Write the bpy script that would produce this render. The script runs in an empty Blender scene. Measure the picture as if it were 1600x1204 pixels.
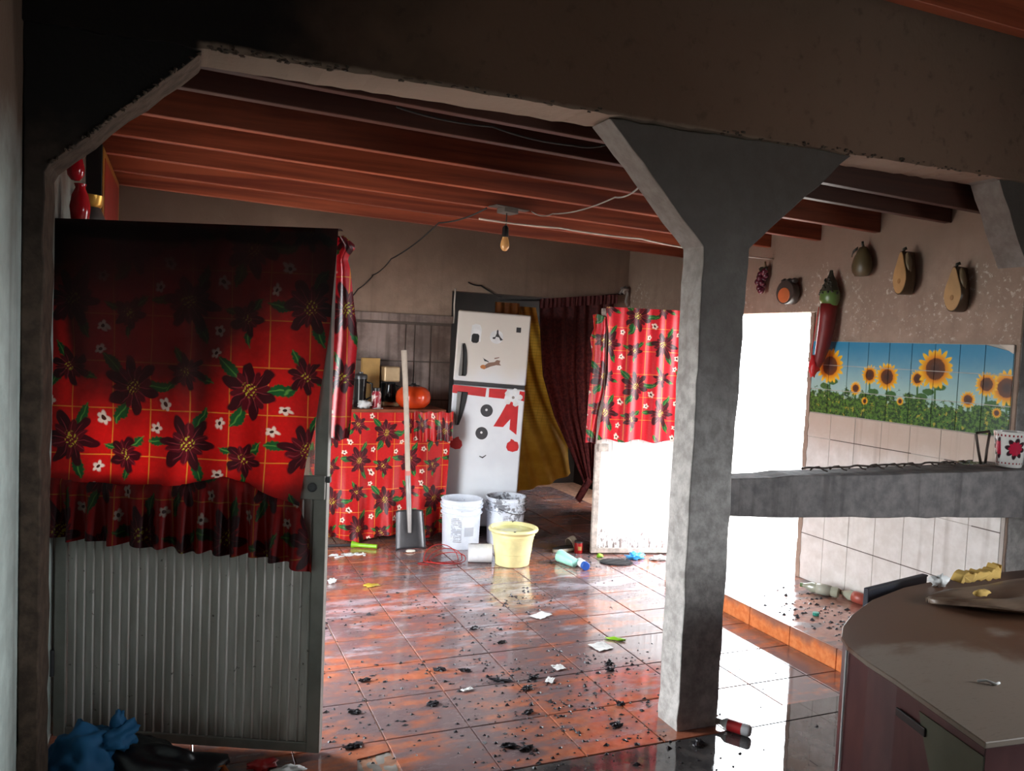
import bpy, bmesh, math, random
from mathutils import Vector, Matrix, noise as mnoise
from math import sin, cos, pi, radians as R, atan2, hypot

random.seed(7)
sc = bpy.context.scene
COL = sc.collection

# ------------------------------------------------------------------ camera, sky, light, exposure
cam_d = bpy.data.cameras.new('camera')
cam = bpy.data.objects.new('camera', cam_d)
COL.objects.link(cam)
cam_d.sensor_fit = 'HORIZONTAL'
cam_d.sensor_width = 36.0
cam_d.lens = 1253.0 / 1600.0 * 36.0
cam_d.clip_start = 0.02
vp = Vector(((279 - 800) / 1253.0, (512 - 602) / 1253.0, 1.0)).normalized()   # room depth axis seen from the lens
dn = vp.cross(Vector((1, 0.043, 0))).normalized()
if dn.y < 0:
    dn = -dn
rx = dn.cross(vp)
if rx.x < 0:
    rx = -rx
AX = Matrix((rx, vp, -dn))                       # world <- lens
cr, cd, cf = AX.col[0], AX.col[1], AX.col[2]
cam.matrix_world = Matrix(((cr.x, -cd.x, -cf.x, 0), (cr.y, -cd.y, -cf.y, 0), (cr.z, -cd.z, -cf.z, 1.6), (0, 0, 0, 1)))
sc.camera = cam

SKY = 25.0
w = bpy.data.worlds.new('sky')
sc.world = w
w.use_nodes = True
bgn = w.node_tree.nodes['Background']
bgn.inputs[0].default_value = (0.90, 0.955, 1.0, 1)
bgn.inputs[1].default_value = SKY


def portal(name, loc, rot, sx, sy):
    l = bpy.data.lights.new(name, 'AREA')
    l.shape = 'RECTANGLE'
    l.size, l.size_y = sx, sy
    l.cycles.is_portal = True
    o = bpy.data.objects.new(name, l)
    COL.objects.link(o)
    o.location = loc
    o.rotation_euler = rot
    return o


portal('daylight_portal', (4.06, 4.66, 0.99), (0, R(90), 0), 1.80, 0.98)          # garden doorway
portal('daylight_portal', (-0.60, 4.10, 0.95), (0, R(-90), 0), 1.90, 1.20)         # yard doorway
portal('daylight_portal', (4.72, 0.15, 1.45), (0, R(90), 0), 1.10, 1.50)          # window of the front room

portal('daylight_portal', (4.42, 7.55, 1.70), (0, R(90), 0), 0.36, 0.6)             # unseen inner-room window, added to backlight the gold curtain

sc.view_settings.view_transform = 'Standard'
sc.view_settings.look = 'None'
sc.view_settings.gamma = 1.0
sc.view_settings.use_curve_mapping = False
sc.view_settings.exposure = 0.18
sc.cycles.max_bounces = 8
sc.cycles.diffuse_bounces = 5
sc.cycles.use_denoising = True
sc.cycles.sample_clamp_indirect = 6.0
sc.cycles.caustics_reflective = False
sc.cycles.caustics_refractive = False


# ------------------------------------------------------------------ mesh helpers
class MB:
    def __init__(s):
        s.v, s.f, s.uv = [], [], {}

    def add(s, vs, fs, uvs=None):
        n = len(s.v)
        s.v += [tuple(p) for p in vs]
        s.f += [tuple(i + n for i in f) for f in fs]
        if uvs:
            for i, u in enumerate(uvs):
                s.uv[n + i] = u
        return s

    def box(s, x0, x1, y0, y1, z0, z1):
        vs = [(x, y, z) for z in (z0, z1) for y in (y0, y1) for x in (x0, x1)]
        return s.add(vs, [(0, 2, 3, 1), (4, 5, 7, 6), (0, 1, 5, 4), (2, 6, 7, 3), (0, 4, 6, 2), (1, 3, 7, 5)])

    def obox(s, c, size, m=None):
        m = m or Matrix()
        vs = [Vector(c) + m.to_3x3() @ Vector((x * size[0] / 2, y * size[1] / 2, z * size[2] / 2)) for z in (-1, 1) for y in (-1, 1) for x in (-1, 1)]
        return s.add(vs, [(0, 2, 3, 1), (4, 5, 7, 6), (0, 1, 5, 4), (2, 6, 7, 3), (0, 4, 6, 2), (1, 3, 7, 5)])

    def hexa(s, p):      # 8 corner points, bottom ring then top ring
        return s.add(p, [(3, 2, 1, 0), (4, 5, 6, 7), (0, 1, 5, 4), (1, 2, 6, 5), (2, 3, 7, 6), (3, 0, 4, 7)])

    def tube(s, pts, r, n=8, cap=True):
        pts = [Vector(p) for p in pts]
        rr = r if callable(r) else (lambda t: r)
        up = None
        vs, fs = [], []
        for i, p in enumerate(pts):
            t = (pts[min(i + 1, len(pts) - 1)] - pts[max(i - 1, 0)]).normalized()
            if up is None:
                up = Vector((0, 0, 1)) if abs(t.z) < 0.9 else Vector((1, 0, 0))
            a = t.cross(up).normalized()
            b = a.cross(t).normalized()
            up = b
            q = rr(i / max(1, len(pts) - 1))
            for k in range(n):
                an = 2 * pi * k / n
                vs.append(p + a * (cos(an) * q) + b * (sin(an) * q))
        for i in range(len(pts) - 1):
            for k in range(n):
                k2 = (k + 1) % n
                fs.append((i * n + k, i * n + k2, (i + 1) * n + k2, (i + 1) * n + k))
        if cap:
            fs.append(tuple(range(n - 1, -1, -1)))
            fs.append(tuple(range((len(pts) - 1) * n, len(pts) * n)))
        return s.add(vs, fs)

    def lathe(s, prof, n=32, m=None, sq=(1, 1)):
        m = m or Matrix()
        vs, fs, us = [], [], []
        for (r, z) in prof:
            for k in range(n):
                a = 2 * pi * k / n
                vs.append(m @ Vector((r * cos(a) * sq[0], r * sin(a) * sq[1], z)))
                us.append((k / n, z))
        for i in range(len(prof) - 1):
            for k in range(n):
                k2 = (k + 1) % n
                fs.append((i * n + k, i * n + k2, (i + 1) * n + k2, (i + 1) * n + k))
        if prof[0][0] > 1e-6 and len(prof) > 2:
            fs.append(tuple(range(n - 1, -1, -1)))
        if prof[-1][0] > 1e-6 and len(prof) > 2:
            fs.append(tuple(range((len(prof) - 1) * n, len(prof) * n)))
        return s.add(vs, fs, us)

    def prism(s, poly, d0, d1, plane='xz', uvm=None):
        def P(a, b, d):
            return {'xz': (a, d, b), 'xy': (a, b, d), 'yz': (d, a, b)}[plane]
        n = len(poly)
        vs = [P(a, b, d0) for a, b in poly] + [P(a, b, d1) for a, b in poly]
        fs = [tuple(range(n)), tuple(range(2 * n - 1, n - 1, -1))]
        fs += [(i, i + n, (i + 1) % n + n, (i + 1) % n) for i in range(n)]
        return s.add(vs, fs)

    def grid(s, nu, nv, fn, uvfn=None):
        vs, fs, us = [], [], []
        for j in range(nv + 1):
            for i in range(nu + 1):
                u, v = i / nu, j / nv
                vs.append(fn(u, v))
                us.append(uvfn(u, v) if uvfn else (u, v))
        for j in range(nv):
            for i in range(nu):
                a = j * (nu + 1) + i
                fs.append((a, a + 1, a + nu + 2, a + nu + 1))
        return s.add(vs, fs, us)

    def blob(s, c, rad, amp=0.15, freq=2.0, seed=0, nu=24, nv=14, m=None, floor=None):
        m = (m or Matrix()).to_3x3()
        vs, fs = [], []
        for j in range(nv + 1):
            th = pi * j / nv
            for i in range(nu):
                ph = 2 * pi * i / nu
                d = Vector((sin(th) * cos(ph), sin(th) * sin(ph), cos(th)))
                k = 1 + amp * mnoise.noise(d * freq + Vector((seed * 7.3, seed * 3.1, seed))) * 2
                p = Vector(c) + m @ Vector((d.x * rad[0] * k, d.y * rad[1] * k, d.z * rad[2] * k))
                if floor is not None and p.z < floor:
                    p.z = floor
                vs.append(p)
        for j in range(nv):
            for i in range(nu):
                i2 = (i + 1) % nu
                fs.append((j * nu + i, (j + 1) * nu + i, (j + 1) * nu + i2, j * nu + i2))
        return s.add(vs, fs)

    def build(s, name, mat, parent=None, smooth=False, bevel=0, seg=2, solid=0, subd=0, fix=True):
        me = bpy.data.meshes.new(name)
        me.from_pydata(s.v, [], s.f)
        if s.uv:
            ul = me.uv_layers.new(name='UVMap')
            for lp in me.loops:
                ul.data[lp.index].uv = s.uv.get(lp.vertex_index, (0, 0))
        if fix:
            b = bmesh.new()
            b.from_mesh(me)
            bmesh.ops.remove_doubles(b, verts=b.verts, dist=1e-6)
            bmesh.ops.recalc_face_normals(b, faces=b.faces)
            b.to_mesh(me)
            b.free()
        if smooth:
            me.shade_smooth()
            if smooth != True:
                me.set_sharp_from_angle(angle=R(smooth))
        o = bpy.data.objects.new(name, me)
        COL.objects.link(o)
        me.materials.append(mat)
        if parent is not None:
            o.parent = parent
        if solid:
            md = o.modifiers.new('thickness', 'SOLIDIFY')
            md.thickness = solid
            md.offset = 0
        if bevel:
            md = o.modifiers.new('bevel', 'BEVEL')
            md.width = bevel
            md.segments = seg
            md.limit_method = 'ANGLE'
            md.angle_limit = R(40)
        if subd:
            md = o.modifiers.new('subd', 'SUBSURF')
            md.levels = md.render_levels = subd
        return o


def tag(o, label, cat, group=None):
    o['label'] = label
    o['category'] = cat
    if group:
        o['group'] = group
    return o


def thing(name, label, cat, loc=(0, 0, 0), rotz=0, group=None):
    o = bpy.data.objects.new(name, None)
    COL.objects.link(o)
    o.location = loc
    o.rotation_euler = (0, 0, rotz)
    o.empty_display_size = 0.05
    return tag(o, label, cat, group)


def struct(o, label, cat=None):
    o['kind'] = 'structure'
    o['label'] = label
    if cat:
        o['category'] = cat
    return o


def piece(name, me, parent, loc=(0, 0, 0), rot=(0, 0, 0), scale=(1, 1, 1)):
    o = bpy.data.objects.new(name, me)
    COL.objects.link(o)
    o.parent = parent
    o.location, o.rotation_euler, o.scale = loc, rot, scale
    return o


def lerp(a, b, t):
    return a + (b - a) * t


def interp(x, pts):
    if x <= pts[0][0]:
        return pts[0][1]
    for (a, b), (c, d) in zip(pts, pts[1:]):
        if x <= c:
            return lerp(b, d, (x - a) / (c - a))
    return pts[-1][1]


# ------------------------------------------------------------------ shader helpers
class S:
    def __init__(s, nt, k):
        s.nt, s.k = nt, k

    def m(s, op, *a, clamp=False):
        n = s.nt.nodes.new('ShaderNodeMath')
        n.operation = op
        n.use_clamp = clamp
        for i, x in enumerate((s,) + a):
            if isinstance(x, S):
                s.nt.links.new(x.k, n.inputs[i])
            else:
                n.inputs[i].default_value = x
        return S(s.nt, n.outputs[0])

    def __add__(s, o): return s.m('ADD', o)
    __radd__ = __add__
    def __sub__(s, o): return s.m('SUBTRACT', o)
    def __rsub__(s, o): return s.m('MULTIPLY', -1.0).m('ADD', o)
    def __mul__(s, o): return s.m('MULTIPLY', o)
    __rmul__ = __mul__
    def __truediv__(s, o): return s.m('DIVIDE', o)
    def sin(s): return s.m('SINE')
    def cos(s): return s.m('COSINE')
    def abs(s): return s.m('ABSOLUTE')
    def fract(s): return s.m('FRACT')
    def pow(s, e): return s.m('POWER', e)
    def min(s, o): return s.m('MINIMUM', o)
    def max(s, o): return s.m('MAXIMUM', o)
    def atan2(s, o): return s.m('ARCTAN2', o)
    def wrap(s, w): return s.m('WRAP', w / 2, -w / 2)

    def ss(s, a, b):          # smooth 0..1 from a to b (a may exceed b)
        n = s.nt.nodes.new('ShaderNodeMapRange')
        n.interpolation_type = 'SMOOTHSTEP'
        inv = a > b
        s.nt.links.new(s.k, n.inputs[0])
        n.inputs[1].default_value = min(a, b)
        n.inputs[2].default_value = max(a, b)
        n.inputs[3].default_value = 1.0 if inv else 0.0
        n.inputs[4].default_value = 0.0 if inv else 1.0
        return S(s.nt, n.outputs[0])


def rng(e, w, x):             # 1 where x < e (e a socket), soft edge w
    d = (e - x) / w
    return d.m('MULTIPLY_ADD', 0.5, 0.5, clamp=True)


def srgb(r, g, b):
    f = lambda c: (c / 255 / 12.92) if c / 255 <= 0.04045 else ((c / 255 + 0.055) / 1.055) ** 2.4
    return (f(r), f(g), f(b), 1)


class Mat:
    def __init__(s, name, rough=0.7, spec=0.5, metal=0.0):
        s.m = bpy.data.materials.new(name)
        s.m.use_nodes = True
        s.nt = s.m.node_tree
        s.b = s.nt.nodes['Principled BSDF']
        s.b.inputs['Roughness'].default_value = rough
        s.b.inputs['Metallic'].default_value = metal
        s.b.inputs['Specular IOR Level'].default_value = spec
        s.cache = {}

    def coord(s, kind='Object'):
        if kind not in s.cache:
            if kind == 'World':
                n = s.nt.nodes.new('ShaderNodeNewGeometry')
                s.cache[kind] = n.outputs['Position']
            else:
                n = s.nt.nodes.new('ShaderNodeTexCoord')
                s.cache[kind] = n.outputs[kind]
        return s.cache[kind]

    def xyz(s, kind='Object'):
        n = s.nt.nodes.new('ShaderNodeSeparateXYZ')
        s.nt.links.new(s.coord(kind), n.inputs[0])
        return [S(s.nt, n.outputs[i]) for i in range(3)]

    def noise(s, scale, kind='Object', detail=4, rough=0.55, stretch=None, dist=0.0):
        v = s.coord(kind)
        if stretch:
            mp = s.nt.nodes.new('ShaderNodeMapping')
            s.nt.links.new(v, mp.inputs[0])
            mp.inputs['Scale'].default_value = stretch
            v = mp.outputs[0]
        n = s.nt.nodes.new('ShaderNodeTexNoise')
        s.nt.links.new(v, n.inputs['Vector'])
        n.inputs['Scale'].default_value = scale
        n.inputs['Detail'].default_value = detail
        n.inputs['Roughness'].default_value = rough
        n.inputs['Distortion'].default_value = dist
        return S(s.nt, n.outputs[0])

    def mix(s, fac, a, b):
        n = s.nt.nodes.new('ShaderNodeMix')
        n.data_type = 'RGBA'
        for i, x in ((0, fac), (6, a), (7, b)):
            if isinstance(x, S):
                s.nt.links.new(x.k, n.inputs[i])
            elif hasattr(x, 'is_output'):
                s.nt.links.new(x, n.inputs[i])
            else:
                n.inputs[i].default_value = x
        return n.outputs[2]

    def color(s, c):
        if hasattr(c, 'is_output'):
            s.nt.links.new(c, s.b.inputs['Base Color'])
        else:
            s.b.inputs['Base Color'].default_value = c
        s.col = c
        return s

    def rough(s, x):
        s.nt.links.new(x.k, s.b.inputs['Roughness'])
        return s

    def bump(s, h, strength=0.3, dist=0.01):
        n = s.nt.nodes.new('ShaderNodeBump')
        n.inputs['Strength'].default_value = strength
        n.inputs['Distance'].default_value = dist
        s.nt.links.new(h.k, n.inputs['Height'])
        s.nt.links.new(n.outputs[0], s.b.inputs['Normal'])
        return s

    def translucent(s, fac):
        t = s.nt.nodes.new('ShaderNodeBsdfTranslucent')
        if hasattr(s.col, 'is_output'):
            s.nt.links.new(s.col, t.inputs[0])
        else:
            t.inputs[0].default_value = s.col
        mx = s.nt.nodes.new('ShaderNodeMixShader')
        mx.inputs[0].default_value = fac
        out = s.nt.nodes['Material Output']
        s.nt.links.new(s.b.outputs[0], mx.inputs[1])
        s.nt.links.new(t.outputs[0], mx.inputs[2])
        s.nt.links.new(mx.outputs[0], out.inputs[0])
        return s


def plain(name, c, rough=0.6, metal=0.0, var=0.25, scale=8.0, spec=0.5, bump=0.0):
    q = Mat(name, rough, spec, metal)
    n = q.noise(scale)
    dark = tuple(x * (1 - var) for x in c[:3]) + (1,)
    q.color(q.mix(n.ss(0.3, 0.7), dark, c))
    if bump:
        q.bump(n, bump, 0.01)
    return q.m


# ------------------------------------------------------------------ surfaces
def m_soot_plaster(name, base, soot, lo, hi, amount=1.0, speck=None, kind='World', rough=0.85, streak=True):
    """plaster stained by smoke above a wavering line between heights lo and hi"""
    q = Mat(name, rough, 0.3)
    x, y, z = q.xyz(kind)
    n1 = q.noise(1.6, kind, 5, 0.6)
    n2 = q.noise(9, kind, 5, 0.65)
    f = (z + (n1 - 0.5) * 1.1 + (n2 - 0.5) * 0.25).ss(lo, hi) * amount
    base2 = q.mix(n2.ss(0.35, 0.7), tuple(c * 0.78 for c in base[:3]) + (1,), base)
    if streak:
        n3 = q.noise(5, kind, 3, 0.5, stretch=(2.5, 2.5, 0.12))
        base2 = q.mix(n3.ss(0.5, 0.75) * 0.35, base2, soot)
    c = q.mix(f, base2, soot)
    if speck:
        n4 = q.noise(38, kind, 3, 0.7)
        n5 = q.noise(2.3, kind, 2, 0.5)
        c = q.mix(n4.ss(0.56, 0.66) * (n5 + (z - 1.82).abs() * -0.5).ss(0.36, 0.52) * 0.7, c, speck)
    q.color(c)
    q.bump(n2 + q.noise(60, kind, 3, 0.6) * 0.4, 0.35, 0.012)
    return q.m


M = {}
M['green_wall'] = m_soot_plaster('pale_green_plaster', srgb(196, 208, 202), srgb(84, 66, 54), 1.55, 2.3)
M['back_wall'] = m_soot_plaster('smoked_plaster', srgb(176, 150, 132), srgb(112, 92, 80), 1.5, 2.7)
M['right_wall'] = m_soot_plaster('smoked_right_plaster', srgb(172, 148, 132), srgb(132, 110, 96), 1.6, 2.7, speck=srgb(205, 192, 178))
M['front_plaster'] = m_soot_plaster('front_room_plaster', srgb(150, 145, 138), srgb(60, 50, 45), 1.2, 2.6)
M['inner_soot'] = plain('sooty_inner_plaster', srgb(42, 33, 29), 0.9, var=0.4, scale=3)

# charred beam: black at the left end, brown to the right
q = Mat('charred_concrete', 0.9, 0.2)
x, y, z = q.xyz('World')
n1, n2 = q.noise(2.2, 'World', 5, 0.6), q.noise(14, 'World', 4, 0.6)
f = (x + (n1 - 0.5) * 0.9).ss(0.15, 1.1)
c = q.mix(f, srgb(26, 22, 20), srgb(104, 80, 66))
c = q.mix((x + (n1 - 0.5) * 0.8).ss(1.4, 3.0), c, srgb(130, 106, 92))
c = q.mix(n2.ss(0.55, 0.75) * 0.35, c, srgb(40, 34, 30))
c = q.mix((z + (n2 - 0.5) * 0.02).ss(2.492, 2.474) * x.ss(0.03, 0.06), c, srgb(132, 114, 100))
q.color(c).bump(n2, 0.4, 0.015)
M['beam'] = q.m

q = Mat('column_concrete', 0.8, 0.3)
n1, n2, n3 = q.noise(2.5, 'World', 5, 0.6), q.noise(18, 'World', 5, 0.65), q.noise(5, 'World', 3, 0.5, stretch=(2, 2, 0.15))
x, y, z = q.xyz('World')
c = q.mix(n2.ss(0.3, 0.7), srgb(150, 146, 142), srgb(192, 188, 184))
c = q.mix(n3.ss(0.52, 0.75) * 0.4, c, srgb(96, 88, 84))
c = q.mix((z + (n1 - 0.5) * 0.9).ss(1.1, 2.35) * 0.8, c, srgb(92, 80, 72))
gn = q.nt.nodes.new('ShaderNodeNewGeometry')
sp = q.nt.nodes.new('ShaderNodeSeparateXYZ')
q.nt.links.new(gn.outputs['True Normal'], sp.inputs[0])
front_dark = S(q.nt, sp.outputs[1]).ss(-0.6, -0.9) * (z + (n1 - 0.5) * 0.8).ss(0.5, 1.7)     # front darkened towards the top: soot, with its shade put into the colour
c = q.mix(front_dark * (n1 * 0.3 + 0.6), c, srgb(82, 76, 74))
q.color(c).bump(n2 + n1 * 0.6, 0.5, 0.012)
M['column'] = q.m

q = Mat('rafter_wood', 0.5, 0.4)
n1 = q.noise(1.2, 'World', 5, 0.6, stretch=(0.6, 6, 14), dist=0.6)
c = q.mix(n1.ss(0.3, 0.7), srgb(110, 46, 30), srgb(164, 82, 54))
n2 = q.noise(1.1, 'World', 3)
x, y, z = q.xyz('World')
c = q.mix((y + (n2 - 0.5) * 0.8).ss(4.0, 3.3) * y.ss(2.6, 2.8) * 0.85, c, srgb(40, 24, 21))
q.color(c)
M['rafter'] = q.m
M['roof'] = plain('roof_board', srgb(70, 34, 26), 0.7, var=0.4)

# terracotta tiles, wet, with soot smears
def floor_color(q, base_a, base_b, soot_c, lo, hi):
    n1 = q.noise(1.3, 'World', 6, 0.62, dist=0.4)
    n2 = q.noise(7.5, 'World', 5, 0.65, stretch=(0.55, 1.5, 1))
    n3 = q.noise(26, 'World', 4, 0.6)
    c = q.mix(n3.ss(0.3, 0.7), base_a, base_b)
    f = (n1 * 0.55 + n2 * 0.6).ss(lo, hi)
    return q.mix(f * 0.88, c, soot_c), n1, n2, n3, f

q = Mat('wet_terracotta', 0.25, 0.5)
c, n1, n2, n3, f = floor_color(q, srgb(166, 94, 68), srgb(186, 116, 88), srgb(104, 97, 102), 0.45, 0.62)
x, y, z = q.xyz('World')
n4 = q.noise(4.2, 'World', 5, 0.7, stretch=(0.6, 1.6, 1))
pale_sheen = (n4 + (y - 4.6).abs() * -0.16).ss(0.44, 0.60)  # bluish sheen across the middle of the wet floor, painted into the colour
c = q.mix(pale_sheen * 0.5, c, srgb(196, 194, 204))
q.color(c)
pud = x.ss(2.15, 2.5) * y.ss(4.3, 3.7)                     # standing water by the step
q.rough((n2.ss(0.35, 0.65) * 0.20 + f * 0.06 + 0.05) * (pud * -0.85 + 1.0))
q.bump((n3 * 0.6 + n2) * (pud * -1.0 + 1.0), 0.06, 0.01)
q.b.inputs['Coat Weight'].default_value = 0.6
q.b.inputs['Coat Roughness'].default_value = 0.06
M['tile'] = q.m
M['grout'] = plain('tile_grout', srgb(190, 142, 116), 0.5, var=0.45, scale=20)

q = Mat('wet_concrete', 0.1, 0.5)
n1, n2, n3 = q.noise(1.5, 'World', 5, 0.6), q.noise(9, 'World', 5, 0.6), q.noise(40, 'World', 3, 0.6)
c = q.mix(n2.ss(0.3, 0.7), srgb(56, 54, 55), srgb(92, 88, 86))
q.color(c)
x, y, z = q.xyz('World')
pud = x.ss(1.85, 2.2)
q.rough(n1.ss(0.42, 0.62) * 0.30 * (pud * -1.0 + 1.0) + 0.02)
q.bump((n2 + n3 * 0.3) * (pud * -1.0 + 1.0), 0.08, 0.01)
q.b.inputs['Coat Weight'].default_value = 0.6
q.b.inputs['Coat Roughness'].default_value = 0.02
M['concrete'] = q.m

q = Mat('porch_floor', 0.12, 0.5)
c, n1, n2, n3, f = floor_color(q, srgb(150, 104, 92), srgb(170, 124, 108), srgb(96, 88, 90), 0.52, 0.64)
q.color(c)
q.rough(n2.ss(0.35, 0.65) * 0.2 + 0.05)
M['porch'] = q.m
q = Mat('riser_tile', 0.3, 0.5)
n1, n2 = q.noise(6, 'World', 5, 0.65), q.noise(30, 'World', 4, 0.6)
x, y, z = q.xyz('World')
c = q.mix(n2.ss(0.3, 0.7), srgb(206, 110, 58), srgb(226, 138, 84))
c = q.mix((z + (n1 - 0.5) * 0.14).ss(0.05, 0.11) * 0.75, c, srgb(112, 88, 84))
q.color(c)
M['riser'] = q.m

q = Mat('white_wall_tile', 0.25, 0.5)
x, y, z = q.xyz('World')
n1, n2, n3 = q.noise(2.2, 'World', 5, 0.6), q.noise(12, 'World', 5, 0.65), q.noise(7, 'World', 3, 0.5, stretch=(2.5, 2.5, 0.1))
c = q.mix(n2.ss(0.3, 0.75), srgb(214, 208, 202), srgb(232, 228, 224))
c = q.mix((z + (n1 - 0.5) * 0.3).ss(0.92, 1.16) * 0.8, c, srgb(188, 166, 148))
c = q.mix(n3.ss(0.56, 0.74) * 0.3, c, srgb(140, 124, 112))
q.color(c)
M['white_tile'] = q.m
M['joint'] = plain('dirty_joint', srgb(96, 84, 76), 0.8)
M['pale_grout'] = plain('pale_grout', srgb(196, 186, 178), 0.8)
q = Mat('smoked_wall_tile', 0.45, 0.4)
n1, n2, n3 = q.noise(3.0, 'World', 5, 0.6), q.noise(14, 'World', 5, 0.65), q.noise(7, 'World', 3, 0.5, stretch=(2.5, 2.5, 0.12))
c = q.mix(n1.ss(0.35, 0.65), srgb(104, 86, 78), srgb(160, 140, 132))
c = q.mix(n3.ss(0.5, 0.7) * 0.6, c, srgb(78, 62, 54))
q.color(c)
M['smoked_tile'] = q.m

# sunflower field printed on the mural tiles (uv in metres from the lower left corner)
q = Mat('sunflower_print', 0.3, 0.5)
un = q.nt.nodes.new('ShaderNodeUVMap')
sp = q.nt.nodes.new('ShaderNodeSeparateXYZ')
q.nt.links.new(un.outputs[0], sp.inputs[0])
u, v = S(q.nt, sp.outputs[0]), S(q.nt, sp.outputs[1])
q.cache['UVm'] = un.outputs[0]
na = q.noise(9, 'UVm', 4, 0.6)
nb = q.noise(48, 'UVm', 4, 0.7)
nc = q.noise(28, 'UVm', 3, 0.6)
sky = q.mix((v + (na - 0.5) * 0.08).ss(0.12, 0.46), srgb(168, 200, 192), srgb(58, 138, 176))
c = sky
stems = [(0.16, 0.312), (0.615, 0.267), (0.486, 0.271), (0.383, 0.182), (0.941, 0.328), (1.153, 0.175), (1.253, 0.263), (1.365, 0.251), (0.829, 0.268)]
st = None
for (a, b) in stems:
    k = ((u - a) + (v - b) * 0.06).abs().ss(0.008, 0.004) * v.ss(b, b - 0.02)
    for sgn, dz in ((1, 0.10), (-1, 0.13)):
        k = k.max(rng(((u - (a + sgn * 0.035)) / 0.04).pow(2.0).m('MULTIPLY', -1.0) + 1.0, 0.2, ((v - (b - dz)) / 0.018 + (nc - 0.5) * 1.2).pow(2.0)))
    st = k if st is None else st.max(k)
c = q.mix(st, c, srgb(60, 104, 52))
fol = (v + (nc - 0.5) * 0.22 + (na - 0.5) * 0.22).ss(0.165, 0.135)
green = q.mix(nb.ss(0.42, 0.58), srgb(20, 56, 30), srgb(84, 124, 48))
green = q.mix(nc.ss(0.58, 0.66) * 0.8, green, srgb(178, 168, 62))
c = q.mix(fol, c, green)
for (a, b, r) in [(1.365, 0.251, 0.085), (1.253, 0.263, 0.06), (1.153, 0.175, 0.042), (0.829, 0.268, 0.045), (0.383, 0.182, 0.04), (0.486, 0.271, 0.055), (0.615, 0.267, 0.076), (0.16, 0.312, 0.105), (0.941, 0.328, 0.105), (0.46, 0.11, 0.022), (0.72, 0.13, 0.022), (1.32, 0.12, 0.024)]:
    du, dv = u - a, v - b
    rr = (du * du + dv * dv).m('SQRT')
    an = dv.atan2(du)
    e = ((an * 9.0 + r * 200).sin().abs() * 0.22 + (an * 14.0).sin() * 0.07 + 0.74) * r
    r = r * 1.12
    e = e * 1.12
    c = q.mix(rng(e, 0.005, rr), c, q.mix((rr / r).ss(0.45, 0.95), srgb(218, 124, 20), srgb(248, 196, 44)))
    c = q.mix((rr + (nb - 0.5) * 0.016).ss(r * 0.56, r * 0.48), c, q.mix((rr / r).ss(0.1, 0.5), srgb(70, 46, 40), srgb(104, 58, 30)))
c = q.mix((nb * 0.5 + na * 0.5).ss(0.58, 0.72) * 0.25, c, srgb(120, 104, 92))
q.color(c)
M['mural'] = q.m


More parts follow.
